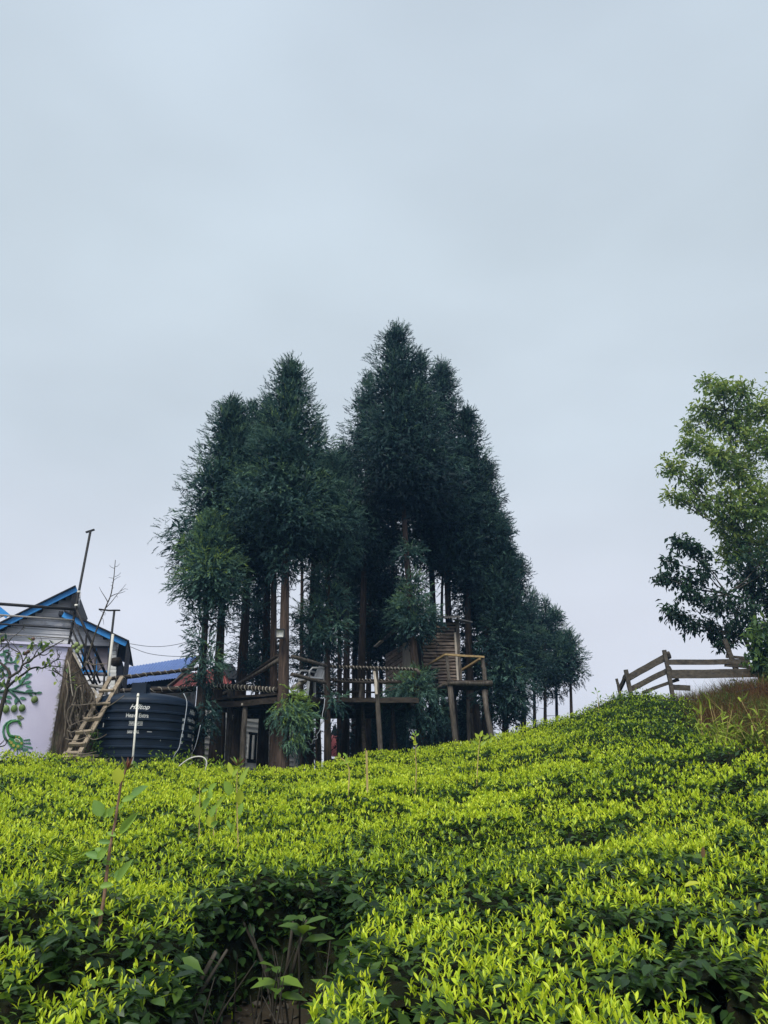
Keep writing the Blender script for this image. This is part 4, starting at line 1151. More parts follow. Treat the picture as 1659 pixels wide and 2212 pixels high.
mb = MB(); mb.beam(m0 + mn * .02 + Vector((0, 0, .02)) - mn * .1, m1 + mn * .02 + Vector((0, 0, .02)) - mn * .1, .28, .05); mb.build('coping', m_, mural)
# relief: stems
def stem(pts, w0, w1, mat='mural_dark'):
    p3 = [mw(x, y, .012) for x, y in pts]; k = len(p3)
    mb = MB(); mb.tube(p3, [w0 + (w1 - w0) * i / (k - 1) for i in range(k)], 7); return mb.build('relief_stem', M[mat], mural)
stem([(-80, 700), (60, 680), (130, 660), (220, 680), (330, 700), (440, 695), (480, 720)], .035, .012)
stem([(130, 665), (200, 640), (260, 600), (300, 560), (330, 500), (360, 440)], .024, .008, 'mural_green')
stem([(240, 610), (320, 580), (400, 560)], .016, .007, 'mural_green')
stem([(130, 670), (200, 740), (250, 790), (290, 860)], .026, .010)
stem([(250, 790), (215, 840), (195, 880)], .014, .008)
stem([(60, 680), (70, 780), (80, 870)], .018, .008)
stem([(-60, 420), (20, 360), (90, 290), (150, 300), (180, 290), (230, 240)], .022, .008, 'mural_green')
stem([(90, 290), (60, 220), (80, 160)], .014, .006, 'mural_green')
stem([(440, 695), (520, 700)], .012, .006)
def relief_leaf(x, y, ang, ln, wd, mat='mural_green'):
    a = R(ang); ca, sa = math.cos(a), math.sin(a); pts = []
    for t, w in ((0, 0), (.2, .7), (.45, 1), (.75, .7), (1, 0), (.75, -.7), (.45, -1), (.2, -.7)):
        px, py = t * ln, w * wd * .5; pts.append(mw(x + px * ca - py * sa, y - (px * sa + py * ca), .003))
    mb = MB(); mb.slab(pts, mn, .014); return mb.build('relief_leaf', M[mat], mural)
for a in ((150, 290, 95, 70, 40), (170, 300, 20, 90, 40), (180, 340, -5, 80, 38), (190, 350, -60, 75, 42), (120, 300, 150, 80, 38), (230, 240, 60, 55, 34), (90, 250, 60, 100, 40), (60, 210, 100, 80, 36), (20, 270, 170, 90, 40), (70, 330, 200, 90, 40), (40, 160, 20, 90, 34), (60, 240, 30, 90, 36),
          (120, 360, -100, 70, 36), (310, 520, 35, 120, 46), (320, 580, 20, 100, 44), (340, 610, -10, 80, 38), (350, 470, 15, 80, 36), (345, 450, 70, 60, 34), (280, 590, 110, 90, 44), (290, 570, 70, 90, 44), (340, 350, 30, 60, 34), (330, 690, 15, 110, 40), (480, 705, 8, 78, 34), (380, 700, -40, 70, 40),
          (260, 770, -5, 90, 42), (220, 770, -110, 75, 40), (80, 750, -10, 80, 42), (80, 800, -25, 80, 44), (40, 760, 190, 80, 40), (0, 500, 40, 90, 44), (-20, 600, 20, 100, 44), (60, 470, 10, 80, 40), (90, 440, 60, 70, 36), (30, 360, -20, 80, 38), (-10, 200, 10, 80, 36), (200, 250, 30, 70, 34)):
    relief_leaf(*a, mat=random.choice(['mural_green', 'mural_green', 'mural_dark']))
for (x, y, rx, ry) in ((80, 918, 40, 52), (187, 910, 39, 48), (292, 903, 40, 48), (458, 790, 42, 46)):
    c = mw(x, y, .01); k = .16276 * 15.4 / 1659 * 1.02
    mb = MB(); mb.ball(c, rx * k, .05, ry * k, 14, 9, mx, mn, Vector((0, 0, 1))); mb.build('relief_fruit', M['mural_fruit'], mural)
# the bird
def poly(pts, name, mat, th=.015, off=.002):
    mb = MB(); mb.slab([mw(x, y, off) for x, y in pts], mn, th); return mb.build(name, M[mat], mural)
bodyp = [(150, 1275), (200, 1262), (260, 1272), (300, 1310), (312, 1370), (300, 1420), (255, 1448), (195, 1450), (140, 1420), (108, 1375), (110, 1320)]
body_ = poly(bodyp, 'relief_bird_body', 'mural_body', .02)
nk = [(200, 1290), (130, 1270), (105, 1220), (95, 1160), (115, 1110), (165, 1080), (230, 1072), (258, 1085)]
stem(nk, .028, .020, 'mural_body').name = 'relief_bird_neck'
nk2 = [(100, 1345), (60, 1290), (42, 1220), (50, 1150), (85, 1100), (140, 1068), (215, 1062)]
stem(nk2, .022, .016, 'mural_green').name = 'relief_bird_neck'
poly([(235, 1062), (265, 1070), (280, 1095), (284, 1130), (278, 1155), (262, 1130), (240, 1105)], 'relief_bird_head', 'mural_body', .024)
poly([(262, 1122), (282, 1128), (280, 1156)], 'relief_bird_beak', 'mural_olive', .028)
c = mw(262, 1102, .03); mb = MB(); mb.ball(c, .010, .006, .010, 8, 5); mb.build('relief_bird_eye', M['black_plastic'], mural)
for a, b, c_ in (((222, 1005), (250, 1003), (240, 1060)), ((252, 1000), (284, 1000), (250, 1062)), ((290, 1015), (318, 1030), (258, 1064))):
    poly([a, b, c_], 'relief_crest_feather', 'mural_olive', .014)
for (x, y, r) in ((150, 1362, 20), (180, 1398, 21), (238, 1410, 20), (205, 1285, 15), (285, 1370, 17), (128, 1340, 12), (255, 1290, 12), (215, 1440, 9)):
    poly([(x + r * math.cos(a * .6283), y + r * math.sin(a * .6283)) for a in range(10)], 'relief_spot', 'mural_yellow', .008, .023)
poly([(190, 1315), (225, 1305), (265, 1330), (270, 1355), (235, 1358), (200, 1345)], 'relief_wing', 'white', .006, .023)
poly([(196, 1320), (225, 1312), (258, 1334), (260, 1350), (235, 1352), (205, 1340)], 'relief_wing', 'mural_olive', .010, .023)
for (x0, y0, x1, y1, w) in ((312, 1330, 392, 1322, 22), (314, 1368, 402, 1368, 24), (314, 1405, 425, 1430, 26), (300, 1435, 365, 1450, 22), (280, 1445, 408, 1500, 22), (150, 1430, 80, 1520, 16), (190, 1448, 165, 1530, 16), (230, 1452, 232, 1540, 18), (262, 1448, 285, 1535, 18), (290, 1440, 335, 1525, 18)):
    dx, dy = x1 - x0, y1 - y0; l = math.hypot(dx, dy); nx_, ny_ = -dy / l * w / 2, dx / l * w / 2
    poly([(x0 + nx_ * .4, y0 + ny_ * .4), (x1 + nx_, y1 + ny_), (x1 + dx / l * 8, y1 + dy / l * 8), (x1 - nx_, y1 - ny_), (x0 - nx_ * .4, y0 - ny_ * .4)], 'relief_tail_feather', random.choice(['mural_olive', 'mural_green']), .012)

# ================================================================== old stump with vines
SY = 15.42
sv = [1404, 1425, 1451, 1500, 1529, 1580, 1627, 1680]; sl = [146, 141, 138, 131, 127, 119, 111, 104]; sr = [155, 165, 177, 203, 209, 208, 207, 210]
n = 72; NSt = 34; V = []
rid = [random.random() ** 2 for _ in range(n)]; rid2 = [random.uniform(0, 6.3) for _ in range(n)]
for i in range(NSt):
    v = 1404 + (1680 - 1404) * i / (NSt - 1); l, r_ = np.interp(v, sv, sl), np.interp(v, sv, sr)
    c = P((l + r_) / 2, v, SY); rx = (r_ - l) / 2 * .0093 * .96; ry = min(rx, .27)
    for k in range(n):
        an = 2 * math.pi * k / n
        q = 1 - .22 * rid[k] * (.6 + .4 * math.sin(rid2[k] + i * .35)) + .06 * math.sin(5 * an + i * .12) + random.uniform(-.025, .025)
        V.append((c.x + rx * q * math.cos(an), c.y + ry * q * math.sin(an), c.z + (.10 * (rid[k] - .3) if i == 0 else 0)))
sp = [0] * NSt
F = []
for i in range(len(sp) - 1):
    for k in range(n):
        a = i * n + k; b_ = i * n + (k + 1) % n
        F += [(a, a + n, b_ + n), (a, b_ + n, b_)]
V.append(tuple(P(150, 1407, SY))); F += [(len(V) - 1, k, (k + 1) % n) for k in range(n)]
pb = P(168, 1640, SY)
stump = thing('tree_stump', (pb.x, SY, gz(pb.x, SY)), 'tall ragged grey brown stump wrapped in vines beside the mural wall', 'stump')
np_mesh('trunk', V, F, M['stump'], stump, smooth=True)
def uvtube(pts, Y, r0, r1, mat, parent=None, name='vine', n=5, **kw):
    p3 = [P(u, v, Y if not hasattr(Y, '__len__') else Y[i]) for i, (u, v) in enumerate(pts)]
    # smooth with Catmull-Rom
    q = []
    for i in range(len(p3) - 1):
        a, b, c, d = p3[max(i - 1, 0)], p3[i], p3[i + 1], p3[min(i + 2, len(p3) - 1)]
        for t in (0, .25, .5, .75):
            q.append(.5 * ((2 * b) + (c - a) * t + (2 * a - 5 * b + 4 * c - d) * t * t + (3 * b - a - 3 * c + d) * t ** 3))
    q.append(p3[-1]); k = len(q)
    mb = MB(); mb.tube(q, [r0 + (r1 - r0) * i / (k - 1) for i in range(k)], n)
    return mb.build(name, M[mat] if isinstance(mat, str) else mat, parent, **kw)
B = lambda *pp: [rb(*p) for p in pp]
uvtube(B((890, 275), (915, 340), (935, 500), (950, 650), (970, 750)), 15.05, .016, .010, 'plank_pale', stump)
uvtube(B((1000, 830), (960, 950), (930, 1050), (950, 1120), (920, 1200), (960, 1300)), 15.02, .022, .016, 'vine', stump)
uvtube(B((880, 300), (900, 420), (880, 560), (900, 700), (860, 900), (870, 1100), (850, 1300)), 15.05, .016, .012, 'vine', stump)
uvtube(B((1080, 600), (1020, 640), (1000, 720), (960, 850), (900, 930), (890, 1050), (940, 1180)), 15.0, .014, .010, 'vine', stump)
uvtube(B((950, 860), (1050, 865), (1180, 850), (1280, 840), (1360, 835)), 14.3, .008, .006, 'vine', stump)
uvtube(B((950, 1130), (1050, 1085), (1180, 1050), (1300, 980), (1400, 905), (1520, 830), (1650, 735)), 14.3, .009, .007, 'vine', stump)
uvtube(B((890, 1195), (940, 1225), (1020, 1200), (1090, 1190), (1140, 1260), (1230, 1320), (1330, 1300), (1415, 1250)), 14.3, .010, .006, 'vine', stump)
uvtube(B((870, 1310), (960, 1330), (1060, 1320), (1160, 1280)), 14.3, .009, .008, 'vine', stump)
uvtube(B((850, 1480), (950, 1510), (1100, 1515), (1200, 1500), (1280, 1480)), 14.3, .009, .006, 'vine', stump)
uvtube(B((940, 480), (1040, 420), (1120, 345), (1180, 290), (1240, 240)), 14.6, .012, .008, 'limb', stump)
uvtube(B((920, 570), (1010, 575), (1070, 580), (1150, 550), (1220, 500), (1290, 420), (1380, 330)), 14.6, .012, .010, 'limb', stump)
uvtube(B((1140, 290), (1230, 325), (1320, 320), (1420, 315)), 14.7, .012, .008, 'vine', stump)
for j in range(60):
    x0 = random.uniform(850, 1260); y0 = random.uniform(300 + (x0 - 850) * .9, 1100)
    pts = [(x0 + random.uniform(-25, 25) * k, y0 + k * random.uniform(60, 110)) for k in range(4)]
    uvtube(B(*pts), 15.08, random.uniform(.008, .016), .006, random.choice(['vine', 'stump', 'limb']), stump)
# cut sticks lying at its foot
for j in range(14):
    a = rb(random.uniform(830, 1250), random.uniform(1490, 1640)); d = random.uniform(100, 260) * .16
    uvtube([a, (a[0] + d * .5, a[1] + random.uniform(-2, 2)), (a[0] + d, a[1] + random.uniform(-4, 4))], 14.35 + .02 * j, .009, .006, 'vine', stump, 'stick')
# pale sheet leaning beside the stump
mb = MB(); mb.slab([P(u, v, 15.3) for u, v in (rb(955, 165), rb(985, 165), rb(1085, 365), rb(1060, 365))], (0, 1, 0), .03); tag(mb.build('leaning_board', M['plank_pale']), 'narrow pale board leaning against the upper side of the stump', 'board')
mb = MB(); mb.slab([P(u, v, 15.2) for u, v in (rb(1215, 640), rb(1245, 640), rb(1330, 760), rb(1290, 765))], (0, 1, 0), .03); tag(mb.build('leaning_board', M['plank_pale']), 'short pale board low on the right side of the stump behind the ladder', 'board')
# cactus-like pad plant on the stump top
pc = P(165, 1404, 14.7); t = thing('cactus', pc - Vector((0, 0, .1)), 'small pale green pad cactus on top of the stump', 'cactus')
for (du, dv, r) in ((-6, -3, .035), (0, -8, .045), (6, 0, .04), (11, -4, .035), (2, 6, .045)):
    mb = MB(); c = P(165 + du, 1400 + dv, 14.7); mb.ball(c, r, .025, r * 1.1, 10, 6); mb.build('pad', M['mural_olive'], t)
# ================================================================== railing and stair with T poles
ra = lambda px, py: (px * .1758, 1242.1 + py * .1758)
RY = 15.9
rail = thing('steel_railing', Vector((P(150, 1398, RY).x, RY, P(150, 1398, RY).z)), 'dark steel railing with tall T topped pole above the mural wall', 'railing')
RP = plane_uv(0, 15.55, 165, 16.0)
def rpt(px, py, off=0): u, v = ra(px, py); return RP.at(u, v, off)
for (a, b, r, mt) in (((-200, 341), (925, 422), .033, 'steel_dark'), ((-200, 478), (905, 555), .020, 'steel_pale'), ((-200, 588), (870, 660), .018, 'steel_dark'), ((-200, 712), (870, 780), .014, 'steel_pale')):
    mb = MB(); mb.tube([rpt(*a), rpt(*b)], r, 8); mb.build('rail', M[mt], rail)
mb = MB(); pa, pb2 = P(195.5, 1147, 16.0), P(147, 1400, 16.0); mb.tube([pb2 - Vector((0, 0, .25)), pb2, pa], .028, 8); mb.build('pole', M['steel_dark'], rail)
mb = MB(); mb.beam(P(185.5, 1150, 16.0), P(204, 1144, 16.0), .05, .03); mb.build('pole_head', M['steel_dark'], rail)
for v in (1279, 1308):
    mb = MB(); u = 195.5 + (147 - 195.5) * (v - 1147) / (1400 - 1147); mb.tube([P(u, v - 2.2, 16.0), P(u, v + 2.2, 16.0)], .036, 8); mb.build('clamp', M['pvc'], rail)
# stair rails running down to the right, away along the house
for (a, b, r) in (((940, 430), (1310, 1240), .030), ((905, 558), (1230, 1330), .022), ((890, 680), (1210, 1390), .022), ((868, 790), (1180, 1420), .020)):
    ua, va = ra(*a); ub_, vb_ = ra(*b); mb = MB(); mb.tube([P(ua, va, 15.95), P(ub_, vb_, 16.5)], r, 8); mb.build('stair_rail', M['steel_dark'], rail)
for (u0, v0, u1, v1) in ((187, 1372, 180, 1450), (207, 1418, 202, 1482), (226, 1455, 223, 1500)):
    mb = MB(); mb.tube([P(u0, v0, 16.2), P(u1, v1, 16.2)], .022, 7); mb.build('baluster', M['steel_dark'], rail)
t = thing('t_pole', P(232, 1500, 16.7), 'shorter T topped steel pole beside the white pipe at the house corner', 'pole')
mb = MB(); mb.tube([P(247, 1319, 16.7), P(236.5, 1412, 16.7), P(230, 1500, 16.7)], .026, 8); mb.build('pole', M['steel_dark'], t)
mb = MB(); mb.beam(P(214, 1317, 16.7), P(259, 1319, 16.7), .05, .03, n=4, jit=.008); mb.build('cross_bar', M['steel_dark'], t)
mb = MB(); mb.tube([P(244, 1370, 16.62), P(234, 1458, 16.62), P(229, 1500, 16.62)], .030, 8); tag(mb.build('white_pipe', M['pvc']), 'upright white pipe running down the house corner behind the ladder top', 'pipe')
mb = MB(); mb.tube([P(195, 1481, 15.6), P(228, 1486, 15.6)], .035, 8); tag(mb.build('drain_pipe', M['steel_pale']), 'short thick grey pipe lying level behind the ladder', 'pipe')
# dead sapling tied to the rails
t = thing('dead_sapling', P(181, 1440, 15.8), 'bare leafless sapling rising above the blue roof edge', 'sapling')
mainb = [ra(*p) for p in ((1040, 1110), (1080, 1010), (1130, 850), (1180, 690), (1250, 520), (1310, 370), (1360, 250), (1385, 120), (1400, 20), (1412, -120), (1418, -185))]
uvtube(mainb, 15.8, .024, .006, 'limb', t, 'stem', 6)
for pts in (((1305, 400), (1370, 330), (1440, 240), (1500, 170), (1550, 110)), ((1320, 325), (1290, 270), (1245, 200), (1220, 148)), ((1365, 262), (1420, 235), (1500, 215), (1540, 197)), ((1300, 470), (1250, 450), (1212, 415)), ((1410, 20), (1450, 5), (1485, -30)), ((1400, 40), (1360, 35), (1335, 30)), ((1412, -100), (1445, -110), (1470, -140)), ((1412, -80), (1370, -95), (1345, -120)), ((1395, 70), (1430, 40), (1480, 15)), ((1390, 100), (1370, 85)), ((1385, 130), (1360, 130)), ((1380, 165), (1400, 155)), ((1270, 490), (1300, 490)), ((1260, 530), (1270, 560), (1275, 610)), ((1480, 200), (1530, 170), (1572, 178)), ((1430, 250), (1445, 275))):
    uvtube([ra(*p) for p in pts], 15.8, .010 if len(pts) > 3 else .006, .003, 'limb', t, 'twig', 4)
# ================================================================== fruit shrub in front of the mural
FY = 14.5
pbs = P(-25, 1650, FY)
shrub = thing('fruit_shrub', (pbs.x, FY, gz(pbs.x, FY)), 'gnarled nearly bare fruit shrub growing in front of the mural wall', 'shrub')
LIMBS = [[(-120, 1700), (-60, 1250), (0, 960), (40, 820), (80, 680), (100, 590), (130, 480), (115, 410), (60, 350), (0, 300), (-40, 280)],
 [(90, 640), (170, 560), (260, 490), (330, 440), (400, 385), (500, 360), (560, 375), (640, 345), (740, 350), (830, 365)],
 [(120, 500), (200, 450), (270, 400), (300, 330), (380, 290), (440, 240), (520, 190), (610, 130), (700, 80), (790, 30), (850, 0)],
 [(300, 330), (295, 250), (270, 170), (230, 120), (180, 60), (120, 20)],
 [(300, 300), (340, 230), (370, 170), (400, 100), (480, 60), (560, 20)],
 [(0, 150), (40, 110), (100, 60), (140, -10), (200, -60), (260, -110), (330, -190)],
 [(640, 345), (690, 300), (740, 270), (800, 260), (880, 270)], [(740, 270), (790, 220), (760, 170), (750, 115)], [(560, 375), (620, 330), (640, 270), (670, 230)],
 [(850, 360), (880, 420), (900, 480)], [(700, 400), (780, 450), (850, 500), (920, 540)], [(720, 370), (760, 420), (800, 450)],
 [(0, 20), (80, 0), (120, 90), (110, 200), (90, 300)], [(270, 170), (220, 150), (150, 110), (110, 90), (0, 90)], [(-30, 560), (40, 500), (60, 470), (120, 440)],
 [(0, 660), (60, 600), (110, 570)], [(520, 190), (600, 200), (680, 150), (720, 160)], [(440, 240), (500, 130), (560, 100), (640, 60)], [(380, 390), (300, 330)], [(-20, 1400), (40, 1350), (70, 1300)], [(-40, 1420), (60, 1400), (90, 1340), (80, 1280)]]
for i, pts in enumerate(LIMBS):
    r0 = .055 if i == 0 else (.028 if i in (1, 2) else .013)
    uvtube(B(*pts), FY - .1 * (i % 3), r0, max(.003, r0 * .28), 'limb', shrub, 'limb', 6)
b = Batch(); tw = MB()
for i, pts in enumerate(LIMBS[1:14]):
    for j in range(7):
        k = random.randrange(len(pts) - 1); t_ = random.random()
        x0 = pts[k][0] + (pts[k + 1][0] - pts[k][0]) * t_; y0 = pts[k][1] + (pts[k + 1][1] - pts[k][1]) * t_
        a = random.uniform(0, 6.28); l = random.uniform(30, 95)
        p = [P(*rb(x0, y0), FY - .1), P(*rb(x0 + l * .5 * math.cos(a) + 8, y0 + l * .5 * math.sin(a)), FY - .15), P(*rb(x0 + l * math.cos(a), y0 + l * math.sin(a)), FY - .15)]
        tw.tube(p, [.006, .004, .002], 4, cap=False)
        if random.random() < .22:
            pp = np.array([p[2]]) + RNG.normal(0, .03, (2, 3)); leaves(b, BL, pp, norm(RNG.normal(0, 1, (2, 3)) + [0, 0, -.8]), RNG.uniform(.08, .14, 2), RNG.choice([.3, .5, .7, .9], 2))
for (x, y) in ((400, 60), (415, 80), (560, 40), (600, 60), (545, 30), (630, 40), (455, 140), (470, 150), (690, 140), (585, 285), (610, 290), (370, 210), (50, -60), (90, -70), (430, 40), (660, 20), (20, 560), (40, 600), (0, 430), (280, 490), (60, 540), (650, 235), (720, 185), (20, 420), (240, 470)):
    pp = np.array([P(*rb(x, y), FY - .2)]) + RNG.normal(0, .02, (3, 3)); leaves(b, BL, pp, norm(RNG.normal(0, 1, (3, 3)) + [0, 0, -.9]), RNG.uniform(.09, .15, 3), RNG.choice([.25, .5, .7, .9], 3))
tw.build('twigs', M['limb'], shrub)['kind'] = 'stuff'; b.build('leaves', M['broadleaf'], shrub)['kind'] = 'stuff'
for (x, y) in ((375, 155), (440, -15), (330, 180), (40, 0)):
    mb = MB(); mb.ball(P(*rb(x, y), FY - .1), .035, .035, .038, 10, 7); mb.build('fruit', mat_plain('dull_fruit', (.12, .06, .035), .5), shrub)

# ================================================================== water tank
TC = P(303, 1580, 16.35); TR = 1.05; tz = gz(TC.x, TC.y) - .05
tc0 = Vector((TC.x, TC.y, tz))
tank = thing('water_tank', tc0, 'large black ribbed plastic water tank with white lettering', 'water tank')
ztop = P(305, 1499, 15.4).z; zs = [P(305, v, 15.32).z for v in (1516, 1536, 1553.5, 1573, 1592.5, 1613, 1633.5, 1653)]
prof = [(0, tz), (TR * .97, tz), (TR, tz + .04)]
for zr in sorted(zs):
    if zr < tz + .08: continue
    prof += [(TR, zr - .030), (TR + .038, zr - .015), (TR + .038, zr + .012), (TR, zr + .028)]
prof += [(TR, zs[0] + .045), (TR * .975, zs[0] + .09), (TR * .90, zs[0] + .15), (TR * .72, zs[0] + .21), (TR * .45, zs[0] + .26), (TR * .25, zs[0] + .28), (.22, zs[0] + .29), (0, zs[0] + .29)]
def lathe(c, prof, n=96):
    vs, fs = [], []
    for r_, z_ in prof:
        for k in range(n):
            an = 2 * math.pi * k / n; vs.append((c.x + r_ * math.cos(an), c.y + r_ * math.sin(an), z_))
    for i in range(len(prof) - 1):
        for k in range(n): fs.append((i * n + k, i * n + (k + 1) % n, (i + 1) * n + (k + 1) % n, (i + 1) * n + k))
    return MB().add(vs, fs, True)
tb = lathe(tc0, prof).build('body', M['tank'], tank)
bv = tb.modifiers.new('edge', 'EDGE_SPLIT'); bv.split_angle = R(50)
ztp = zs[0] + .27
# moulded ribs on the shoulder, and the tall square inlet box
for j in range(8):
    an = j * math.pi / 4 + .2; a = Vector((math.cos(an), math.sin(an), 0))
    mb = MB(); mb.beam(tc0 * 0 + Vector((tc0.x, tc0.y, ztp - .02)) + a * .3, Vector((tc0.x, tc0.y, zs[0] + .13)) + a * .88, .10, .07); mb.build('shoulder_rib', M['tank'], tank)
bp_ = P(303, 1500, 15.75); ux = Vector((1, 0, 0))
mb = MB(); w = .155; h = P(303, 1477, 15.75).z - bp_.z
mb.hexa([bp_ + Vector((sx * w * k, sy * w * k, zz)) for zz, k in ((-.15, 1.0), (h, .93)) for sx, sy in ((-1, -1), (1, -1), (1, 1), (-1, 1))])
mb.build('lid_box', M['tank'], tank)
mb = MB(); mb.slab([bp_ + Vector((.15, .0, -.14)), bp_ + Vector((.26, 0, -.14)), bp_ + Vector((.15, 0, .15))], (0, 1, 0), .05); mb.build('lid_gusset', M['tank'], tank)
# lettering wrapped round the body
fdir = (Vector((0, 0, 0)) - Vector((tc0.x, tc0.y, 0))).normalized(); rdir = Vector((-fdir.y, fdir.x, 0))
if rdir.x < 0: rdir = -rdir
def lettering(txt, u, v, height, shear=0.0, bold=0.0, th0=0.0, width=None, name='lettering'):
    cu = bpy.data.curves.new('txt', 'FONT'); cu.body = txt; cu.size = 1.0; cu.shear = shear; cu.offset = bold; cu.align_x = 'CENTER'; cu.align_y = 'CENTER'; cu.resolution_u = 3
    ob = bpy.data.objects.new('txt', cu); COL.objects.link(ob)
    dg = bpy.context.evaluated_depsgraph_get(); me = bpy.data.meshes.new_from_object(ob.evaluated_get(dg))
    bpy.data.objects.remove(ob)
    co = np.array([v_.co[:] for v_ in me.vertices]); w_ = co[:, 0].max() - co[:, 0].min()
    sx = (width / w_) if width else height
    zc = P(305, v, 15.32).z; off = (u - 305) * .01 / TR + th0
    for v_ in me.vertices:
        th = off + v_.co.x * sx / TR
        p = Vector((tc0.x, tc0.y, 0)) + (fdir * math.cos(th) + rdir * math.sin(th)) * (TR + .006); v_.co = Vector((p.x, p.y, zc + v_.co.y * height)) - tc0
    me.update(); return link_mesh(name, me, M['white'], tank)
for th in (0.0, 1.30):
    lettering('Hilltop', 298.5, 1527, .135, .45, .012, th, .37)
    lettering('Heavy Extra', 296, 1545.5, .115, 0, .014, th, .42)
    lettering('TRIPLE LAYER', 295, 1562, .075, 0, .006, th, .26)
    lettering('5000 LTRS.', 292, 1581, .085, 0, .012, th, .22)
# underline bars of the small print, scuffs
def tank_patch(u, v, w, h, mat='white', name='print_bar'):
    zc = P(305, v, 15.32).z; vs = []
    for i in range(7):
        th = ((u - 305) * .01 + w * (i / 6 - .5)) / TR; p = Vector((tc0.x, tc0.y, 0)) + (fdir * math.cos(th) + rdir * math.sin(th)) * (TR + .005)
        vs += [Vector((p.x, p.y, zc - h / 2)), Vector((p.x, p.y, zc + h / 2))]
    MB().add(vs, [(2 * i, 2 * i + 2, 2 * i + 3, 2 * i + 1) for i in range(6)]).build(name, M[mat], tank)
tank_patch(295, 1566.5, .26, .008); tank_patch(295, 1558, .26, .006)
for (u, v, w, h) in ((235, 1553, .02, .05), (240, 1551, .012, .04), (229, 1566, .018, .09), (322, 1580, .09, .012), (345, 1596, .012, .05)): tank_patch(u, v, w, h, name='scuff')
for dv in (1548, 1560, 1570, 1583, 1598): tank_patch(397, dv, .07, random.uniform(.05, .1), name='lettering')
# black square sheet behind
mb = MB(); mb.box(P(372, 1530, 17.6), .9, .5, .9); tag(mb.build('black_cistern', M['black_plastic']), 'square black cistern edge showing behind the tank on the right', 'cistern')
mb = MB(); mb.tube([P(298.6, 1498, 15.15), P(291, 1590, 15.05), P(284, 1672, 14.95)], .020, 8); mb.tube([P(298.3, 1501, 15.15), P(298, 1506, 15.14)], .026, 8)
tag(mb.build('standing_pipe', M['pvc']), 'thin white pipe leaning upright against the front of the tank', 'pipe')
t8 = lambda px, py: (135 + px * .1953, 1404.1 + py * .1953)
uvtube([t8(*p) for p in ((1340, 480), (1375, 570), (1365, 700), (1340, 850), (1310, 980), (1290, 1080), (1240, 1160), (1205, 1240))], 15.25, .008, .007, 'cable', None, 'cable', 5, label='thin pale cable hanging down the right side of the tank', cat='cable')
uvtube([t8(*p) for p in ((1525, 830), (1500, 950), (1470, 1060), (1440, 1130))], 16.4, .007, .006, 'cable', None, 'cable', 5, label='thin pale cable hanging beside the shaggy cedar trunk', cat='cable')
uvtube([t8(*p) for p in ((1225, 1400), (1250, 1330), (1320, 1260), (1400, 1205), (1480, 1180), (1550, 1185), (1590, 1225), (1590, 1290), (1560, 1370), (1520, 1410))], 14.2, .012, .012, 'pvc', None, 'hose_loop', 6, label='pale bent hose looping out of the tea in front of the cedar trunks', cat='hose')
# ladder
lad = thing('ladder', P(170, 1640, 14.6), 'rough wooden ladder leaning left of the black tank', 'ladder')
LT0, LB0, LT1, LB1 = P(239, 1463, 15.75), P(143, 1634, 14.6), P(263.5, 1462, 15.75), P(168, 1634, 14.6)
for a, b_ in ((LT0, LB0), (LT1, LB1)):
    mb = MB(); mb.beam(a, b_, .075, .045, up=(0, -.8, .5), n=6, jit=.006); mb.build('side_rail', M['ladder'], lad)
for (yy, xa, xb_, hh) in ((672, 1315, 1510, .045), (848, 1218, 1462, .04), (1052, 1110, 1335, .085), (1222, 1008, 1224, .075), (1384, 918, 1135, .06), (1505, 845, 1060, .05), (1552, 830, 1040, .05)):
    f_ = (yy - 500) / 1040; Y_ = 15.72 - 1.15 * f_ - .05
    a, b_ = P(*rb(xa, yy + 4), Y_), P(*rb(xb_, yy - 6), Y_)
    mb = MB(); mb.beam(a, b_, .07, hh * .8, up=(0, -.5, .8), n=3, jit=.008); mb.build('rung', M['ladder'], lad)

# ================================================================== rope wrapped log rails behind the tank
def rope_log(name, a, b, r, turns, parent=None, mat='log_dark', rope=.008, t0=0.02, t1=.98, **kw):
    mb = MB(); mb.log(a, b, r, r * .92, 10, 10, .008, .05)
    o = mb.build(name, M[mat], parent, **kw)
    a, b = Vector(a), Vector(b); d = (b - a).normalized(); x = d.orthogonal().normalized(); y = d.cross(x)
    pts = []; ph = 0
    N = turns * 10
    for i in range(N + 1):
        t = t0 + (t1 - t0) * i / N + .4 / turns * .25 * math.sin(i * .13 * 7); an = 2 * math.pi * i / 10
        pts.append(a.lerp(b, min(max(t, 0), 1)) + (x * math.cos(an) + y * math.sin(an)) * (r * 1.10))
    mb = MB(); mb.tube(pts, rope, 5); mb.build('rope', M['rope'], o)
    return o
rope_log('log_rail', P(240, 1466, 15.9), P(432, 1444, 16.7), .040, 12, label='rope wrapped log rail above the black tank leading to the cedars', cat='log')
rope_log('log_rail', P(258, 1493, 16.6), P(421, 1486, 16.9), .045, 8, label='lower rope wrapped log rail just behind the tank top', cat='log')
mb = MB(); mb.log(P(320, 1498, 16.9), P(424, 1488, 16.95), .05, .045); tag(mb.build('log_beam', M['log_dark']), 'plain dark log lying under the lower rope rail behind the tank', 'log')
mb = MB(); mb.beam(P(256, 1463, 16.0), P(252, 1510, 16.0), .12, .08, n=3, jit=.01); tag(mb.build('log_post', M['log']), 'short weathered post at the ladder top carrying the rope rail', 'post')

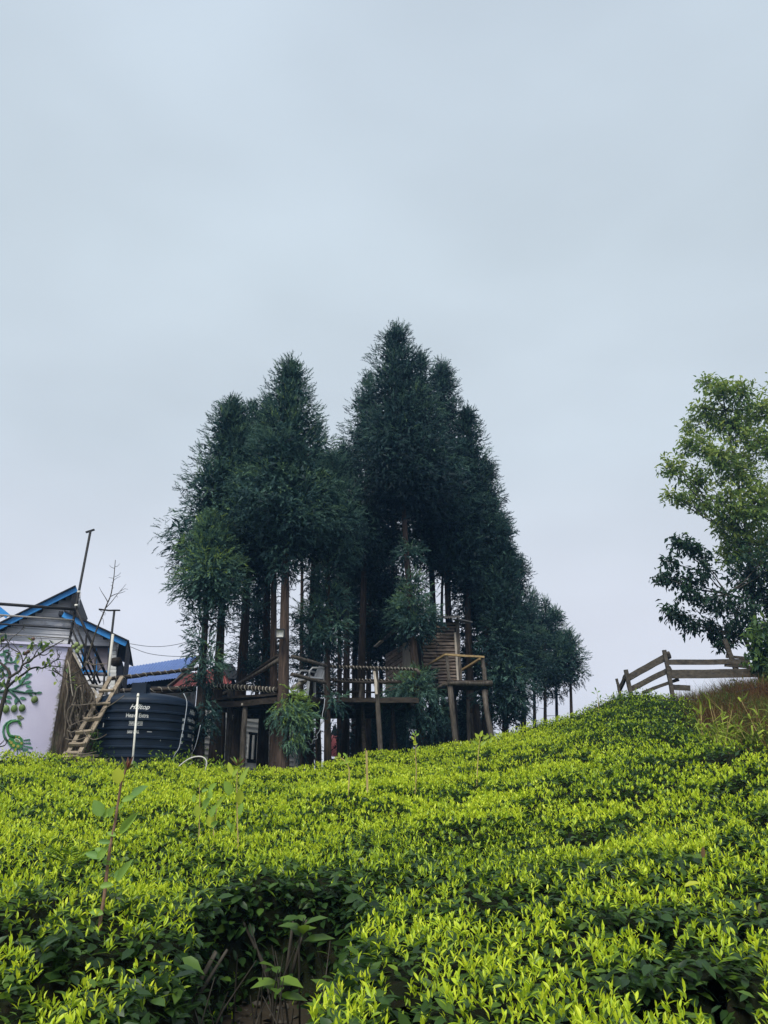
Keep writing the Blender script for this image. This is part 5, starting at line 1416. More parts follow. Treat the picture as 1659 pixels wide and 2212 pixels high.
# ================================================================== houses behind
shed = thing('blue_roof_house', Vector((P(330, 1500, 24).x, 24, gz(P(330, 1500, 24).x, 24))), 'low house with blue corrugated metal roof behind the tank', 'house')
bl, br, tr, tl = P(180, 1490, 21.6), P(383, 1464.5, 23.0), P(428, 1417, 26.2), P(200, 1453, 25.2)
corrugated(bl, br, tr, tl, 34, .014).build('roof', M['roof_blue'], shed)
mb = MB(); mb.beam(br + Vector((.03, 0, -.05)), tr + Vector((.03, 0, -.05)), .05, .16); mb.build('bargeboard', M['plank_dark'], shed)
z0 = gz(bl.x, 23)
wl = MB(); a, b_ = bl + Vector((0, .10, .02)), br + Vector((-.1, .10, .02))
wl.hexa([Vector((a.x, a.y, z0)), Vector((b_.x, b_.y, z0)), Vector((b_.x, b_.y + .1, z0)), Vector((a.x, a.y + .1, z0)), a, b_, b_ + Vector((0, .1, 0)), a + Vector((0, .1, 0))]); wl.build('wall', M['dark_clad'], shed)
wl = MB(); c_ = tr + Vector((-.2, -.1, -.1)); wl.hexa([Vector((b_.x, b_.y, z0)), Vector((c_.x, c_.y, z0)), Vector((c_.x - .1, c_.y, z0)), Vector((b_.x - .1, b_.y, z0)), b_, c_, c_ - Vector((.1, 0, 0)), b_ - Vector((.1, 0, 0))]); wl.build('end_wall', M['dark_clad'], shed)
# white boarded house with red roof, seen between the trunks
WP = plane_uv(392, 20.3, 655, 24.6, 1600)
wh = thing('white_board_house', Vector((WP.at(500, 1620).x, WP.at(500, 1620).y, gz(WP.at(500, 1620).x, 22))), 'white boarded house with red roof behind the cedar trunks', 'house')
zlo = gz(WP.at(500, 1620).x, 22) - .1; zhi = WP.at(470, 1540).z
pA, pB = WP.at(392, 1600), WP.at(655, 1600); w0, w1 = WP.at(535, 1600), WP.at(557, 1600); zw0, zw1 = WP.at(545, 1640).z, WP.at(545, 1588).z
z = zlo
while z < zhi:
    segs = [(pA, pB)] if (z + .14 < zw0 or z > zw1) else [(pA, w0), (w1, pB)]
    for a, b_ in segs:
        q = [Vector((*p[:2], zz)) for p, zz in ((a, z), (b_, z), (b_, z + .15), (a, z + .15))]; nn = WP.n
        mb = MB(); mb.hexa([q[0] + nn * .03, q[1] + nn * .03, q[1] - nn * .02, q[0] - nn * .02, q[3] + nn * .008, q[2] + nn * .008, q[2] - nn * .02, q[3] - nn * .02]); mb.build('weatherboard', M['board_white'], wh)
    z += .14
mb = MB(); a, b_ = w0 - WP.n * .06, w1 - WP.n * .06
mb.hexa([Vector((*(p + o)[:2], zz)) for zz in (zw0 - .05, zw1 + .05) for p, o in ((a, Vector()), (b_, Vector()), (b_, -WP.n * .03), (a, -WP.n * .03))]); wi = mb.build('window', M['glass'], wh)
for p in (w0, w1, (w0 + w1) / 2):
    mb = MB(); mb.beam(Vector((*(p + WP.n * .02)[:2], zw0)), Vector((*(p + WP.n * .02)[:2], zw1)), .05, .05, up=WP.n); mb.build('window_frame', M['board_white'], wi)
# interior dark wall behind, roof
mb = MB(); o = -WP.n * .4; mb.hexa([Vector((*(p + k)[:2], zz)) for zz in (zlo, zhi) for p, k in ((pA, o), (pB, o), (pB, o * 1.2), (pA, o * 1.2))]); mb.build('inner_wall', M['dark_clad'], wh)
rl, rr_ = WP.at(360, 1486) , WP.at(445, 1478)
corrugated(P(362, 1487, 20.6), P(500, 1476, 22.0), P(488, 1437, 23.2), P(400, 1457, 22.4), 16, .022).build('roof', M['roof_red'], wh)
mb = MB(); mb.beam(P(362, 1488, 20.55), P(401, 1457, 22.35), .05, .16); mb.build('bargeboard', M['plank_dark'], wh)
mb = MB(); mb.slab([P(488, 1436, 23.1), P(506, 1466, 22.4), P(520, 1545, 22.4), P(440, 1545, 22.4), P(440, 1478, 22.4)], (0, 1, 0), .08); mb.build('gable_wall', M['dark_clad'], wh)
mb = MB(); mb.beam(P(488, 1434, 22.9), P(508, 1468, 22.2), .4, .04); mb.build('roof_edge', M['dark_clad'], wh)
# faded red roof glimpsed low between trunks
hp = P(721, 1600, 27); rs = thing('red_roof_shed', (hp.x, 27, gz(hp.x, 27)), 'faded red corrugated shed roof low between the thin trunks', 'shed')
corrugated(P(706, 1632, 26), P(728, 1636, 26.2), P(738, 1592, 27.4), P(716, 1588, 27.2), 8, .03).build('roof', M['roof_pink'], rs)
mb = MB(); mb.slab([P(708, 1600, 27.6), P(724, 1562, 27.6), P(734, 1598, 27.6)], (0, 1, 0), .08); mb.build('gable', M['dark_clad'], rs)
mb = MB(); a, b_ = P(704, 1630, 26.4), P(738, 1630, 27.4); zz0 = gz(hp.x, 27) - 1; mb.hexa([Vector((p.x, p.y + dy, zz)) for zz in (zz0, a.z - .1) for p, dy in ((a, 0), (b_, 0), (b_, .6), (a, .6))]); mb.build('wall', M['dark_clad'], rs)
# power lines
for pts, lab in ((((278, 1390), (318, 1396), (355, 1396), (395, 1389), (440, 1374)), 'upper thin power line from the house to the cedars'), (((279, 1396), (315, 1410), (350, 1416), (390, 1418), (440, 1416)), 'lower sagging power line from the house to the cedars')):
    uvtube(pts, 17.4, .006, .006, 'wire', None, 'power_line', 4, label=lab, cat='wire')
# ================================================================== deck among the trunks
ZD = 3.92
def atz(u, v, z):
    d = ray(u, v); return CAM + d * ((z - CAM.z) / d.z)
FE = [(452, 17.85), (528, 17.45), (600, 17.1), (640, 17.05), (702, 18.2), (716, 17.95), (905, 17.8)]
def front(u):
    Y = float(np.interp(u, [f[0] for f in FE], [f[1] for f in FE])); return Vector((P(u, 1506, Y).x, Y, ZD))
db = front(640)
deck = thing('tree_deck', Vector((db.x, 19, gz(db.x, 19))), 'dark timber deck on posts strung between the cedar trunks', 'deck')
us = np.linspace(456, 902, 34)
for i in range(33):
    a, b_ = front(us[i]), front(us[i + 1]); a = a.lerp(b_, .03); dy = random.uniform(-.08, .05); h = random.uniform(-.01, .012)
    mb = MB(); ya = 20.9
    mb.hexa([Vector((a.x, a.y + dy, ZD - .035 + h)), Vector((b_.x, b_.y + dy, ZD - .035 + h)), Vector((b_.x, ya, ZD - .035 + h)), Vector((a.x, ya, ZD - .035 + h)), Vector((a.x, a.y + dy, ZD + h)), Vector((b_.x, b_.y + dy, ZD + h)), Vector((b_.x, ya, ZD + h)), Vector((a.x, ya, ZD + h))])
    mb.build('deck_plank', M['plank_dark'], deck)
def dbeam(a, b_, w, h, name='beam', mat='log_dark', jit=.008):
    mb = MB(); mb.beam(a, b_, w, h, n=5, jit=jit); return mb.build(name, M[mat], deck)
dbeam(P(460, 1525, 17.75), P(600, 1513.5, 17.0), .10, .125)
dbeam(P(470, 1510, 17.72), P(600, 1499, 16.98), .06, .05)
dbeam(P(638, 1504, 17.0), P(703, 1517, 18.1), .10, .11)
dbeam(P(716, 1512.5, 17.85), P(818, 1513.5, 17.75), .10, .10); dbeam(P(818, 1513.5, 17.78), P(905, 1514, 17.7), .10, .10)
for yy in (18.6, 19.6, 20.6): dbeam(Vector((front(460).x, yy, ZD - .11)), Vector((front(900).x, yy, ZD - .11)), .10, .14)
for u in (500, 560, 630, 700, 760, 830, 890): f_ = front(u); dbeam(Vector((f_.x, f_.y + .1, ZD - .10)), Vector((f_.x, 20.8, ZD - .10)), .09, .12, 'joist')
# posts
def post(pts, w, name='post', mat='log', parent=deck):
    mb = MB(); p3 = [P(u, v, Y) for u, v, Y in pts]; g = p3[-1].copy(); g.z = gz(g.x, g.y) - .1
    d = p3[-1] - p3[-2]
    if d.z < 0: g = p3[-1] + d * ((p3[-1].z - gz(p3[-1].x, p3[-1].y) + .1) / -d.z)
    mb.tube([p3[0]] + [p3[0].lerp(g, t) + Vector((random.uniform(-.012, .012), 0, 0)) for t in (.25, .5, .75)] + [g], [w * .95, w, w * 1.02, w, w * 1.05], 9, .05); return mb.build(name, M[mat], parent)
p1 = post([(530, 1524, 17.42), (521.5, 1665, 17.42)], .062)
mb = MB(); mb.box(P(532, 1522, 17.4), .20, .14, .05); mb.build('post_cap', M['plank_pale'], p1)
post([(811.5, 1444, 17.75), (824, 1632, 17.75)], .056)
mb = MB(); mb.beam(P(809, 1450, 17.66), P(813, 1500, 17.66), .06, .06, n=4, jit=.01); mb.build('post_splint', M['plank_pale'], deck)
post([(780, 1475, 18.4), (790, 1660, 18.4)], .05, mat='log_dark'); post([(848, 1510, 18.5), (853, 1640, 18.5)], .05, mat='log_dark'); post([(480, 1520, 19), (476, 1660, 19)], .09, mat='bark'); post([(568, 1520, 19.4), (566, 1660, 19.4)], .08, mat='bark'); post([(688, 1515, 18.6), (690, 1650, 18.6)], .05, mat='log_dark'); post([(640, 1515, 20.4), (640, 1650, 20.4)], .05, mat='pvc')
post([(498, 1478, 18.2), (497, 1506, 18.2)], .07, 'stub', 'log')
# rails
rope_log('rope_rail', P(452, 1481, 17.7), P(601, 1491, 16.95), .055, 19, deck, rope=.008)
for (a, b_, r) in (((603, 1425, 16.95), (468, 1509, 18.8), .045), ((601, 1416, 17.3), (500, 1487, 19.2), .045)):
    mb = MB(); mb.log(P(*a), P(*b_), r, r * .95); mb.build('slanting_rail', M['log'] if a[1] > 1420 else M['log_dark'], deck)
for (a, b_, r) in (((630, 1418, 17.0), (710, 1441, 17.8), .042), ((630, 1457, 17.0), (710, 1476.5, 17.8), .045), ((718, 1471, 17.75), (812, 1474, 17.75), .032), ((812, 1473, 17.75), (868, 1474.5, 17.8), .032), ((678, 1498, 19.6), (856, 1493.5, 19.2), .022), ((720, 1493, 19.8), (790, 1492, 19.8), .02)):
    mb = MB(); mb.log(P(*a), P(*b_), r, r * .93); mb.build('log_rail', M['log_dark'] if r < .04 else M['log'], deck)
rope_log('rope_rail', P(713, 1440, 17.7), P(900, 1446, 17.6), .032, 24, deck, rope=.007)
rope_log('rope_rail', P(686, 1466, 18.4), P(866, 1471.5, 17.8), .026, 22, deck, rope=.006)
rope_log('rope_rail', P(632, 1487, 17.6), P(672, 1463, 18.4), .045, 8, deck, rope=.012, mat='rope')
mb = MB(); mb.tube([P(897, 1446, 17.6), P(902, 1448, 17.55), P(905, 1452, 17.55), P(904, 1458, 17.6)], .035, 7); mb.build('rope_knot', M['log'], deck)
mb = MB(); mb.beam(P(782, 1473, 17.9), P(778, 1507, 17.9), .10, .05, n=3, jit=.01); mb.build('baluster', M['log'], deck)
# red cloth on the deck
mb = MB(); c = P(559, 1488, 17.5); vs = [c + Vector((i * .06 - .21, j * .1, .06 * math.sin(i * .45) * (1 - .4 * j) + random.uniform(-.01, .01))) for j in range(3) for i in range(8)]
mb.add(vs, [(j * 8 + i, j * 8 + i + 1, j * 8 + i + 9, j * 8 + i + 8) for j in range(2) for i in range(7)]); tag(mb.build('red_cloth', M['red_cloth']), 'small bright red cloth lying on the left end of the deck', 'cloth')
# sagging cable under the deck
t4 = lambda px, py: (637.3 + px * .16276, 1377.1 + py * .16276)
uvtube([t4(*p) for p in ((395, 810), (385, 920), (365, 1010), (360, 1080), (340, 1150), (330, 1230), (290, 1290), (295, 1340), (240, 1360), (225, 1410), (200, 1415), (175, 1380), (110, 1378))], 17.5, .009, .008, 'cable', None, 'cable', 5, label='kinked pale cable dangling under the deck beside the thin trunk', cat='cable')
# plastic chair
cz = ZD + .005; cp = atz(672, 1507, cz); 
chair = thing('plastic_chair', Vector((cp.x, cp.y, cz)), 'white plastic garden chair standing on the deck between two trunks', 'chair')
cx_ = Vector((-.80, -.60, 0)).normalized(); cy_ = Vector((cx_.y, -cx_.x, 0)); o = Vector((cp.x, cp.y, cz)); up = Vector((0, 0, 1))
def cpt(x, y, z): return o + cx_ * x + cy_ * y + up * z
for sx, sy in ((.2, -.2), (.2, .2), (-.2, -.2), (-.2, .2)):
    mb = MB(); mb.beam(cpt(sx * 1.25, sy * 1.2, 0), cpt(sx, sy, .42), .055, .03, up=cx_, taper=1.25); mb.build('leg', M['white_plastic'], chair)
mb = MB(); mb.box(cpt(0, 0, .42), .46, .46, .03, cx_, cy_, up); mb.box(cpt(.22, 0, .40), .03, .44, .06, cx_, cy_, up); mb.build('seat', M['white_plastic'], chair)
bk2 = []
for i in range(7):
    y_ = -.17 + .34 * i / 6; top_ = .84 - .9 * y_ * y_ * 2.2
    mb = MB(); mb.beam(cpt(-.21, y_ * .85, .44), cpt(-.33, y_ * 1.1, top_), .032, .014, up=cx_); mb.build('back_slat', M['white_plastic'], chair)
mb = MB(); mb.tube([cpt(-.20, -.23, .42), cpt(-.28, -.235, .65), cpt(-.33, -.19, .78), cpt(-.345, -.08, .85), cpt(-.345, .08, .85), cpt(-.33, .19, .78), cpt(-.28, .235, .65), cpt(-.20, .23, .42)], .022, 6); mb.build('back_rim', M['white_plastic'], chair)
for s in (-1, 1):
    mb = MB(); mb.tube([cpt(-.27, s * .235, .62), cpt(-.1, s * .25, .645), cpt(.14, s * .25, .63), cpt(.21, s * .235, .55), cpt(.2, s * .22, .42)], .022, 6); mb.build('arm', M['white_plastic'], chair)
# floodlight
fc = P(605, 1369, 16.68); fl = thing('floodlight', fc, 'small square black floodlight fixed to the reddish cedar trunk', 'floodlight')
w = .092
mb = MB()
for a, b_ in (((-w, -w), (w, -w)), ((w, -w), (w, w)), ((w, w), (-w, w)), ((-w, w), (-w, -w))):
    mb.beam(fc + Vector((a[0], 0, a[1])), fc + Vector((b_[0], 0, b_[1])), .07, .03, up=(0, 0, 1) if a[1] == b_[1] else (1, 0, 0))
mb.box(fc + Vector((0, .05, 0)), .19, .04, .19); mb.build('housing', M['black_plastic'], fl)
q = .075; k = .035; mb = MB(); f0 = [fc + Vector((sx * q, -.02, sz * q)) for sx, sz in ((-1, -1), (1, -1), (1, 1), (-1, 1))]; f1 = [fc + Vector((sx * k, .025, sz * k * .8)) for sx, sz in ((-1, -1), (1, -1), (1, 1), (-1, 1))]
mb.add(f0 + f1, [(0, 1, 5, 4), (1, 2, 6, 5), (2, 3, 7, 6), (3, 0, 4, 7), (4, 5, 6, 7)]); mb.build('reflector', M['reflector'], fl)
mb = MB(); mb.beam(fc + Vector((0, .05, .0)), fc + Vector((.05, .22, 0)), .05, .03); mb.build('bracket', M['black_plastic'], fl)

# ================================================================== tree hut with balcony
e8 = lambda px, py: (799.3 + px * .16927, 1312.3 + py * .16927)
HY = 19.75
hutp = P(940, 1480, HY); hut = thing('tree_hut', Vector((hutp.x, HY, gz(hutp.x, HY))), 'small tree hut clad in brown bark slabs with a balcony on poles', 'hut')
FW = plane_uv(908, HY, 990, HY - .15)
def fw(px, py, off=0): u, v = e8(px, py); return FW.at(u, v, off)
# backing panels
mb = MB(); mb.hexa([fw(650, 1010, -.08), fw(1120, 960, -.08), fw(1120, 960, -.12), fw(650, 1010, -.12), fw(640, 210, -.08), fw(1095, 180, -.08), fw(1095, 180, -.12), fw(640, 210, -.12)]); mb.build('front_lining', M['dark_clad'], hut)
def slabrow(xa, xb_, y0, y1, skip=()):
    n = int((y1 - y0) / 41); ys = [y0 + (y1 - y0) * i / n + random.uniform(-5, 5) for i in range(n + 1)]
    for i in range(n):
        if i in skip: continue
        f_ = (ys[i] - 180) / 800; ax_ = xa[0] + (xa[1] - xa[0]) * f_ + random.uniform(-4, 4); bx_ = xb_[0] + (xb_[1] - xb_[0]) * f_ + random.uniform(-4, 4); t_ = random.uniform(-7, 7)
        K = 6; top = []; bot = []
        for k in range(K + 1):
            xx = ax_ + (bx_ - ax_) * k / K
            bot.append((xx, ys[i + 1] - 3 + t_ * k / K * .5 + random.uniform(-3, 3))); top.append((xx, ys[i] + 3 + t_ * k / K * .5 + random.uniform(-3, 3)))
        th = random.uniform(.025, .05); vs = []; fs = []
        for k in range(K + 1):
            b0, t0 = fw(*bot[k], -.03), fw(*top[k], -.03); m_ = (b0 + t0) / 2
            vs += [b0, b0.lerp(t0, .2) + FW.n * th, b0.lerp(t0, .8) + FW.n * th * random.uniform(.8, 1.1), t0]
        for k in range(K):
            for j in range(3): fs.append((4 * k + j, 4 * k + 4 + j, 4 * k + 5 + j, 4 * k + 1 + j))
        fs += [(0, 1, 2, 3), tuple(4 * K + j for j in (3, 2, 1, 0))]
        MB().add(vs, fs).build('bark_slab', M['slab'], hut)
slabrow((665, 692), (838, 868), 350, 1005, skip=(10, 13)); slabrow((842, 874), (1078, 1118), 318, 985); slabrow((830, 838), (1095, 1098), 188, 312)
# diagonal-board side wall, pale door, corner trunk
SWp = plane_uv(835, HY + 1.35, 906, HY + .02)
def swp(px, py, off=0): u, v = e8(px, py); return SWp.at(u, v, off)
mb = MB(); mb.hexa([swp(212, 1140, -.05), swp(660, 1010, -.05), swp(660, 1010, -.09), swp(212, 1140, -.09), swp(205, 590, -.05), swp(660, 330, -.05), swp(660, 330, -.09), swp(205, 590, -.09)]); mb.build('side_lining', M['dark_clad'], hut)
for i in range(13):
    yl = 640 + 62 * i - 170; yr = yl - 150
    pts = []
    a, b_ = (210, yl), (424, yr)
    lo = lambda x: 1120 - (x - 212) * .29; hi = lambda x: 600 - (x - 210) * .55
    A = [(210, yl), (424, yr), (424, yr + 50), (210, yl + 50)]
    # clip in y by wall top and bottom
    A = [(x, min(max(y, hi(x)), lo(x))) for x, y in A]
    if abs(A[0][1] - A[3][1]) < 6 and abs(A[1][1] - A[2][1]) < 6: continue
    mb = MB(); mb.slab([swp(x, y, -.02) for x, y in reversed(A)], SWp.n, .035); mb.build('diagonal_board', M['slab'], hut)
dr = thing('x', (0, 0, 0), 'x', 'x'); bpy.data.objects.remove(dr)
for i in range(4):
    x0 = 428 + 33 * i; mb = MB(); mb.slab([swp(x0, 960 + random.uniform(-5, 5), .0), swp(x0 + 31, 960, .0), swp(x0 + 31 - 4, 455 - i * 8, .0), swp(x0 - 4, 455 - i * 8, .0)], SWp.n, .03); mb.build('door_plank', M['plank_pale'], hut)
mb = MB(); mb.beam(fw(1110, 170, .0), fw(1150, 960, .0), .09, .09, n=6, jit=.012); mb.build('corner_post', M['log'], hut)
mb = MB(); mb.beam(fw(1084, 318, .05), fw(1122, 930, .05), .05, .03, up=FW.n); mb.build('pale_batten', M['plank_pale'], hut)
mb = MB(); mb.beam(fw(658, 470, .05), fw(680, 1000, .05), .06, .05, n=4, jit=.01, up=FW.n); mb.build('corner_batten', M['plank_dark'], hut)
# floor frame and rear
f0, f1 = fw(640, 1005), fw(1130, 975)
mb = MB(); mb.beam(f0 + Vector((0, 0, -.06)), f1 + Vector((0, 0, -.06)), .12, .12); mb.build('floor_beam', M['log_dark'], hut)
mb = MB(); zz = f0.z - .05; cs = [SWp.at(835, 1490), f0, f1, f1 + Vector((.15, 1.7, 0)), SWp.at(835, 1490) + Vector((.3, .6, 0))]; mb.slab([Vector((p.x, p.y, zz)) for p in cs], (0, 0, 1), .05); mb.build('floor', M['plank_dark'], hut)
mb = MB(); a, b_ = f1, f1 + Vector((.1, 1.7, 0)); mb.hexa([Vector((p.x, p.y, z_)) for z_ in (zz, fw(1095, 180).z) for p in (a, b_, b_ - Vector((.06, 0, 0)), a - Vector((.06, 0, 0)))]); mb.build('right_wall', M['plank_dark'], hut)
# roof: two rough sheets over the front and the side
def sheet(pts, n, name='roof', mat='roof_grey'): return corrugated(*pts, n, .02).build(name, M[mat], hut)
U8 = lambda px, py, Y: P(*e8(px, py), Y)
sheet((U8(880, 140, 19.2), U8(1150, 125, 19.2), U8(1120, 95, 21.0), U8(840, 110, 21.0)), 9)
mb = MB(); mb.beam(U8(1090, 150, 19.3), U8(1275, 190, 19.9), .16, .03); mb.build('roof_flap', M['roof_grey'], hut)
sheet((U8(60, 500, 20.9), U8(430, 150, 19.0), U8(640, 90, 20.2), U8(300, 330, 21.8)), 9, mat='dark_clad')
mb = MB(); mb.beam(U8(70, 500, 20.85), U8(155, 425, 20.5), .10, .03); mb.build('roof_batten', M['plank_pale'], hut)
# balcony
bal = []
c1, c2 = U8(1000, 965, 18.25), U8(1560, 968, 18.25)
mb = MB(); mb.log(c1 - Vector((.02, 0, 0)), c2, .062, .066, 10, 8, .006, .05); mb.build('balcony_beam', M['log'], hut)
mb = MB(); mb.log(U8(865, 1035, 19.2), c1 + Vector((0, .05, 0)), .05, .055); mb.build('balcony_beam', M['log'], hut)
bz = c1.z + .0
mb = MB(); 
for i in range(9):
    xa = c1.x + (c2.x - c1.x) * i / 9 * .97; xb2 = c1.x + (c2.x - c1.x) * (i + .95) / 9 * .97
    mb = MB(); mb.hexa([Vector((xx, yy, z_)) for z_ in (bz + .03, bz + .06) for xx, yy in ((xa, 18.2), (xb2, 18.2), (xb2, 19.7), (xa, 19.7))]); mb.build('balcony_plank', M['plank_dark'], hut)
mb = MB(); mb.beam(Vector((c2.x - .1, 18.3, bz - .03)), Vector((c2.x - .1, 19.8, bz - .03)), .1, .1); mb.build('balcony_beam', M['log_dark'], hut)
mb = MB(); mb.beam(U8(978, 610, 18.22), U8(1008, 935, 18.22), .065, .065, n=5, jit=.006); mb.build('balcony_post', M['log'], hut)
mb = MB(); mb.log(U8(1436, 640, 18.25), U8(1475, 950, 18.25), .046, .055); mb.build('balcony_post', M['log'], hut)
for (a, b_) in (((958, 600, 18.2), (1458, 632, 18.2)), ((690, 762, 19.7), (962, 602, 18.24)), ((1405, 655, 18.3), (1160, 808, 19.7))):
    mb = MB(); mb.beam(U8(*a), U8(*b_), .06, .045, n=4, jit=.004); mb.build('balcony_rail', M['ochre'], hut)
for pts, w_, mt in (([(1020, 990, 18.3), (1085, 1659, 18.3)], .066, 'log'), ([(1455, 1050, 18.35), (1535, 1600, 18.35)], .062, 'log'), ([(1248, 1170, 19.2), (1262, 1659, 19.2)], .045, 'log'), ([(1285, 1350, 19.6), (1300, 1659, 19.6)], .045, 'log'), ([(1345, 1240, 19.7), (1385, 1600, 19.7)], .085, 'bark'), ([(1480, 1050, 19.3), (1500, 1600, 19.3)], .05, 'log_dark')):
    post([(*e8(px, py), Y) for px, py, Y in pts], w_, 'stilt', mt, hut)

# ================================================================== fence on the bank
f6 = lambda px, py: (1306.9 + px * .21224, 1360.9 + py * .21224)
fp = P(*f6(650, 650), 18.0); fence = thing('wooden_fence', (fp.x, 18, gz(fp.x, 18)), 'crooked weathered wooden rail fence on the right hand bank', 'fence')
def Fp(px, py, Y): return P(*f6(px, py), Y)
for (a, b_, w_, h_) in (((602, 205, 17.95), (695, 700, 17.95), .085, .07), ((210, 405, 18.6), (272, 680, 18.6), .09, .07), ((118, 495, 19.2), (160, 690, 19.2), .06, .05), ((1212, 92, 17.7), (1362, 470, 17.7), .10, .07)):
    mb = MB(); mb.beam(Fp(*a), Fp(*b_), w_, h_, up=(0, -1, 0), n=6, jit=.008); mb.build('post', M['fence'], fence)
for (a, b_, h_) in (((645, 258, 18.05), (215, 500, 18.7), .15), ((205, 475, 18.7), (150, 615, 19.3), .12), ((675, 392, 18.05), (270, 600, 18.7), .12), ((750, 500, 18.05), (380, 640, 18.6), .07), ((640, 330, 18.02), (1475, 322, 17.6), .115), ((660, 452, 18.02), (1720, 432, 17.4), .19), ((1228, 268, 17.75), (1510, 292, 17.55), .06), ((1215, 352, 17.75), (1720, 400, 17.45), .075), ((690, 582, 18.02), (870, 592, 17.9), .12), ((1230, 320, 17.8), (1465, 345, 17.6), .03)):
    mb = MB(); mb.beam(Fp(*a), Fp(*b_), .05, h_, n=6, jit=.006); mb.build('rail', M['fence'], fence)
mb = MB(); mb.log(Fp(625, 232, 18.0), Fp(655, 290, 18.0), .075, .06, 9, 3); mb.build('rail_end', M['fence'], fence)
uvtube([f6(*p) for p in ((520, 712), (700, 718), (960, 704), (1200, 660), (1450, 605), (1700, 540))], 16.2, .010, .010, 'wire', None, 'barbed_wire', 4, label='thin wire strung low across the brown bank below the fence', cat='wire')

# ================================================================== weeds in the foreground tea
RL = (np.array([(0, 0, 0), (.14, .26, .07), (.42, .40, .13), (.75, .28, .06), (1, 0, -.08), (.14, -.26, .07), (.42, -.40, .13), (.75, -.28, .06), (.45, 0, -.04)], float),
      np.array([(0, 8, 1), (1, 8, 2), (2, 8, 3), (3, 8, 4), (0, 5, 8), (5, 6, 8), (6, 7, 8), (7, 4, 8)]))
g7 = lambda px, py: (178.2 + px * .22787, 1620.1 + py * .22787)
def weed(label, stems, lv, Y, r0, top=None):
    """lv: px, py of leaf middle, half length px, image angle of the blade (deg, up = 90), width factor, tone"""
    bp0 = P(*stems[0][0], Y); w = thing('tall_weed', (bp0.x, Y, gz(bp0.x, Y)), label, 'weed')
    for pts in stems: uvtube([(pts[0][0] - 3, pts[0][1] + 60)] + pts, Y, r0, r0 * .5, M['reddish_stem'] if r0 > .008 else M['bamboo'], w, 'stem', 6)
    for (u, v, hl, ang, wf, tone) in lv:
        c = P(u, v, Y - random.uniform(0, .06)); k = Y * 1.07 / 1659; L_ = 2 * hl * k
        a = R(ang); d = Vector((math.cos(a), random.uniform(-.35, .15), math.sin(a))).normalized()
        b = Batch(); pos = np.array([c - d * L_ * .5]); nrm_ = np.array([[random.uniform(-.4, .4), -1, random.uniform(.2, .7)]])
        V, F = scatter(RL[0], RL[1], pos, frames(np.array([d]), nrm_), np.array([[L_, L_ * wf, L_]])); b.add(V, F, tone); b.build('leaf', M['weed'], w)
    if top:
        u, v, s_ = top
        for j in range(7):
            c = P(u, v, Y - .02); a = R(random.uniform(35, 145)); d = Vector((math.cos(a), random.uniform(-.3, .3), math.sin(a))); k = Y * 1.07 / 1659; L_ = s_ * k * random.uniform(.6, 1.2)
            b = Batch(); V, F = scatter(RL[0], RL[1], np.array([c]), frames(np.array([d]), np.array([[.3, -1, .3]])), np.array([[L_, L_ * .22, L_]])); b.add(V, F, (.0, .12, .5)[j % 3]); b.build('young_leaf', M['weed'], w)
    return w
G7 = lambda lst: [(*g7(x, y), h * .22787, a, wf, t) for x, y, h, a, wf, t in lst]
weed('tall hairy weed with reddish tip rising in front of the black tank', [[g7(*p) for p in ((170, 1600), (205, 1400), (240, 1080), (275, 850), (310, 680), (345, 450), (365, 330), (400, 220), (425, 110))]],
     G7([(335, 240, 68, 100, .95, .92), (530, 400, 90, 38, .62, .35), (440, 465, 62, 15, .6, .55), (145, 550, 75, 120, .85, .45), (235, 595, 50, 40, .9, .6), (275, 585, 45, 70, .8, .5), (440, 690, 120, 48, .38, .6), (275, 795, 45, 160, .6, .55), (205, 870, 55, 175, .5, .35), (100, 1000, 75, 165, .55, .35), (195, 980, 70, 60, .6, .55), (165, 960, 55, 150, .7, .45), (400, 1140, 100, 58, .4, .5), (350, 1170, 60, 30, .6, .4), (230, 1285, 55, 10, .6, .5), (130, 1540, 60, 170, .6, .5), (505, 140, 45, -50, .4, .45), (365, 530, 30, 60, .7, .6), (235, 1070, 45, -10, .5, .5)]), 4.0, .0095, (*g7(420, 190), 26))
weed('pale upright weed with round leaves and pinkish tip, right of the hose loop', [[g7(*p) for p in ((1475, 900), (1468, 700), (1466, 500), (1462, 330), (1470, 180))]],
     G7([(1400, 175, 60, 112, .5, .85), (1535, 250, 80, 70, .45, .7), (1450, 215, 40, 60, .6, .7), (1375, 355, 60, 115, .85, .62), (1410, 395, 45, 40, .7, .65), (1490, 440, 58, 85, .85, .85), (1510, 290, 42, 80, .7, .72), (1505, 555, 55, 80, .6, .5), (1420, 740, 40, 70, .6, .6), (1385, 705, 40, 120, .5, .5), (1500, 140, 30, 25, .5, .6)]), 6.2, .006, (*g7(1470, 150), 20))
weed('twin stemmed pale weed with round leaves in a dark hollow of the tea', [[g7(*p) for p in ((1105, 810), (1108, 650), (1112, 480), (1105, 300))], [g7(*p) for p in ((1240, 900), (1245, 760), (1265, 620), (1285, 470))]],
     G7([(1087, 575, 52, 95, .8, .8), (1060, 455, 35, 90, .8, .62), (1215, 665, 58, 92, .85, .9), (1243, 575, 55, 70, .7, .55), (1180, 500, 58, 60, .7, .5), (1235, 350, 48, 45, .7, .6), (1210, 420, 38, 100, .8, .6), (1310, 490, 62, 58, .4, .7), (1160, 385, 30, 20, .7, .5), (1250, 700, 40, 40, .7, .5), (1100, 300, 30, 80, .4, .7), (1075, 320, 30, 110, .4, .7)]), 6.6, .005)
d4 = lambda px, py: (637.3 + px * .16276, 1377.1 + py * .16276)
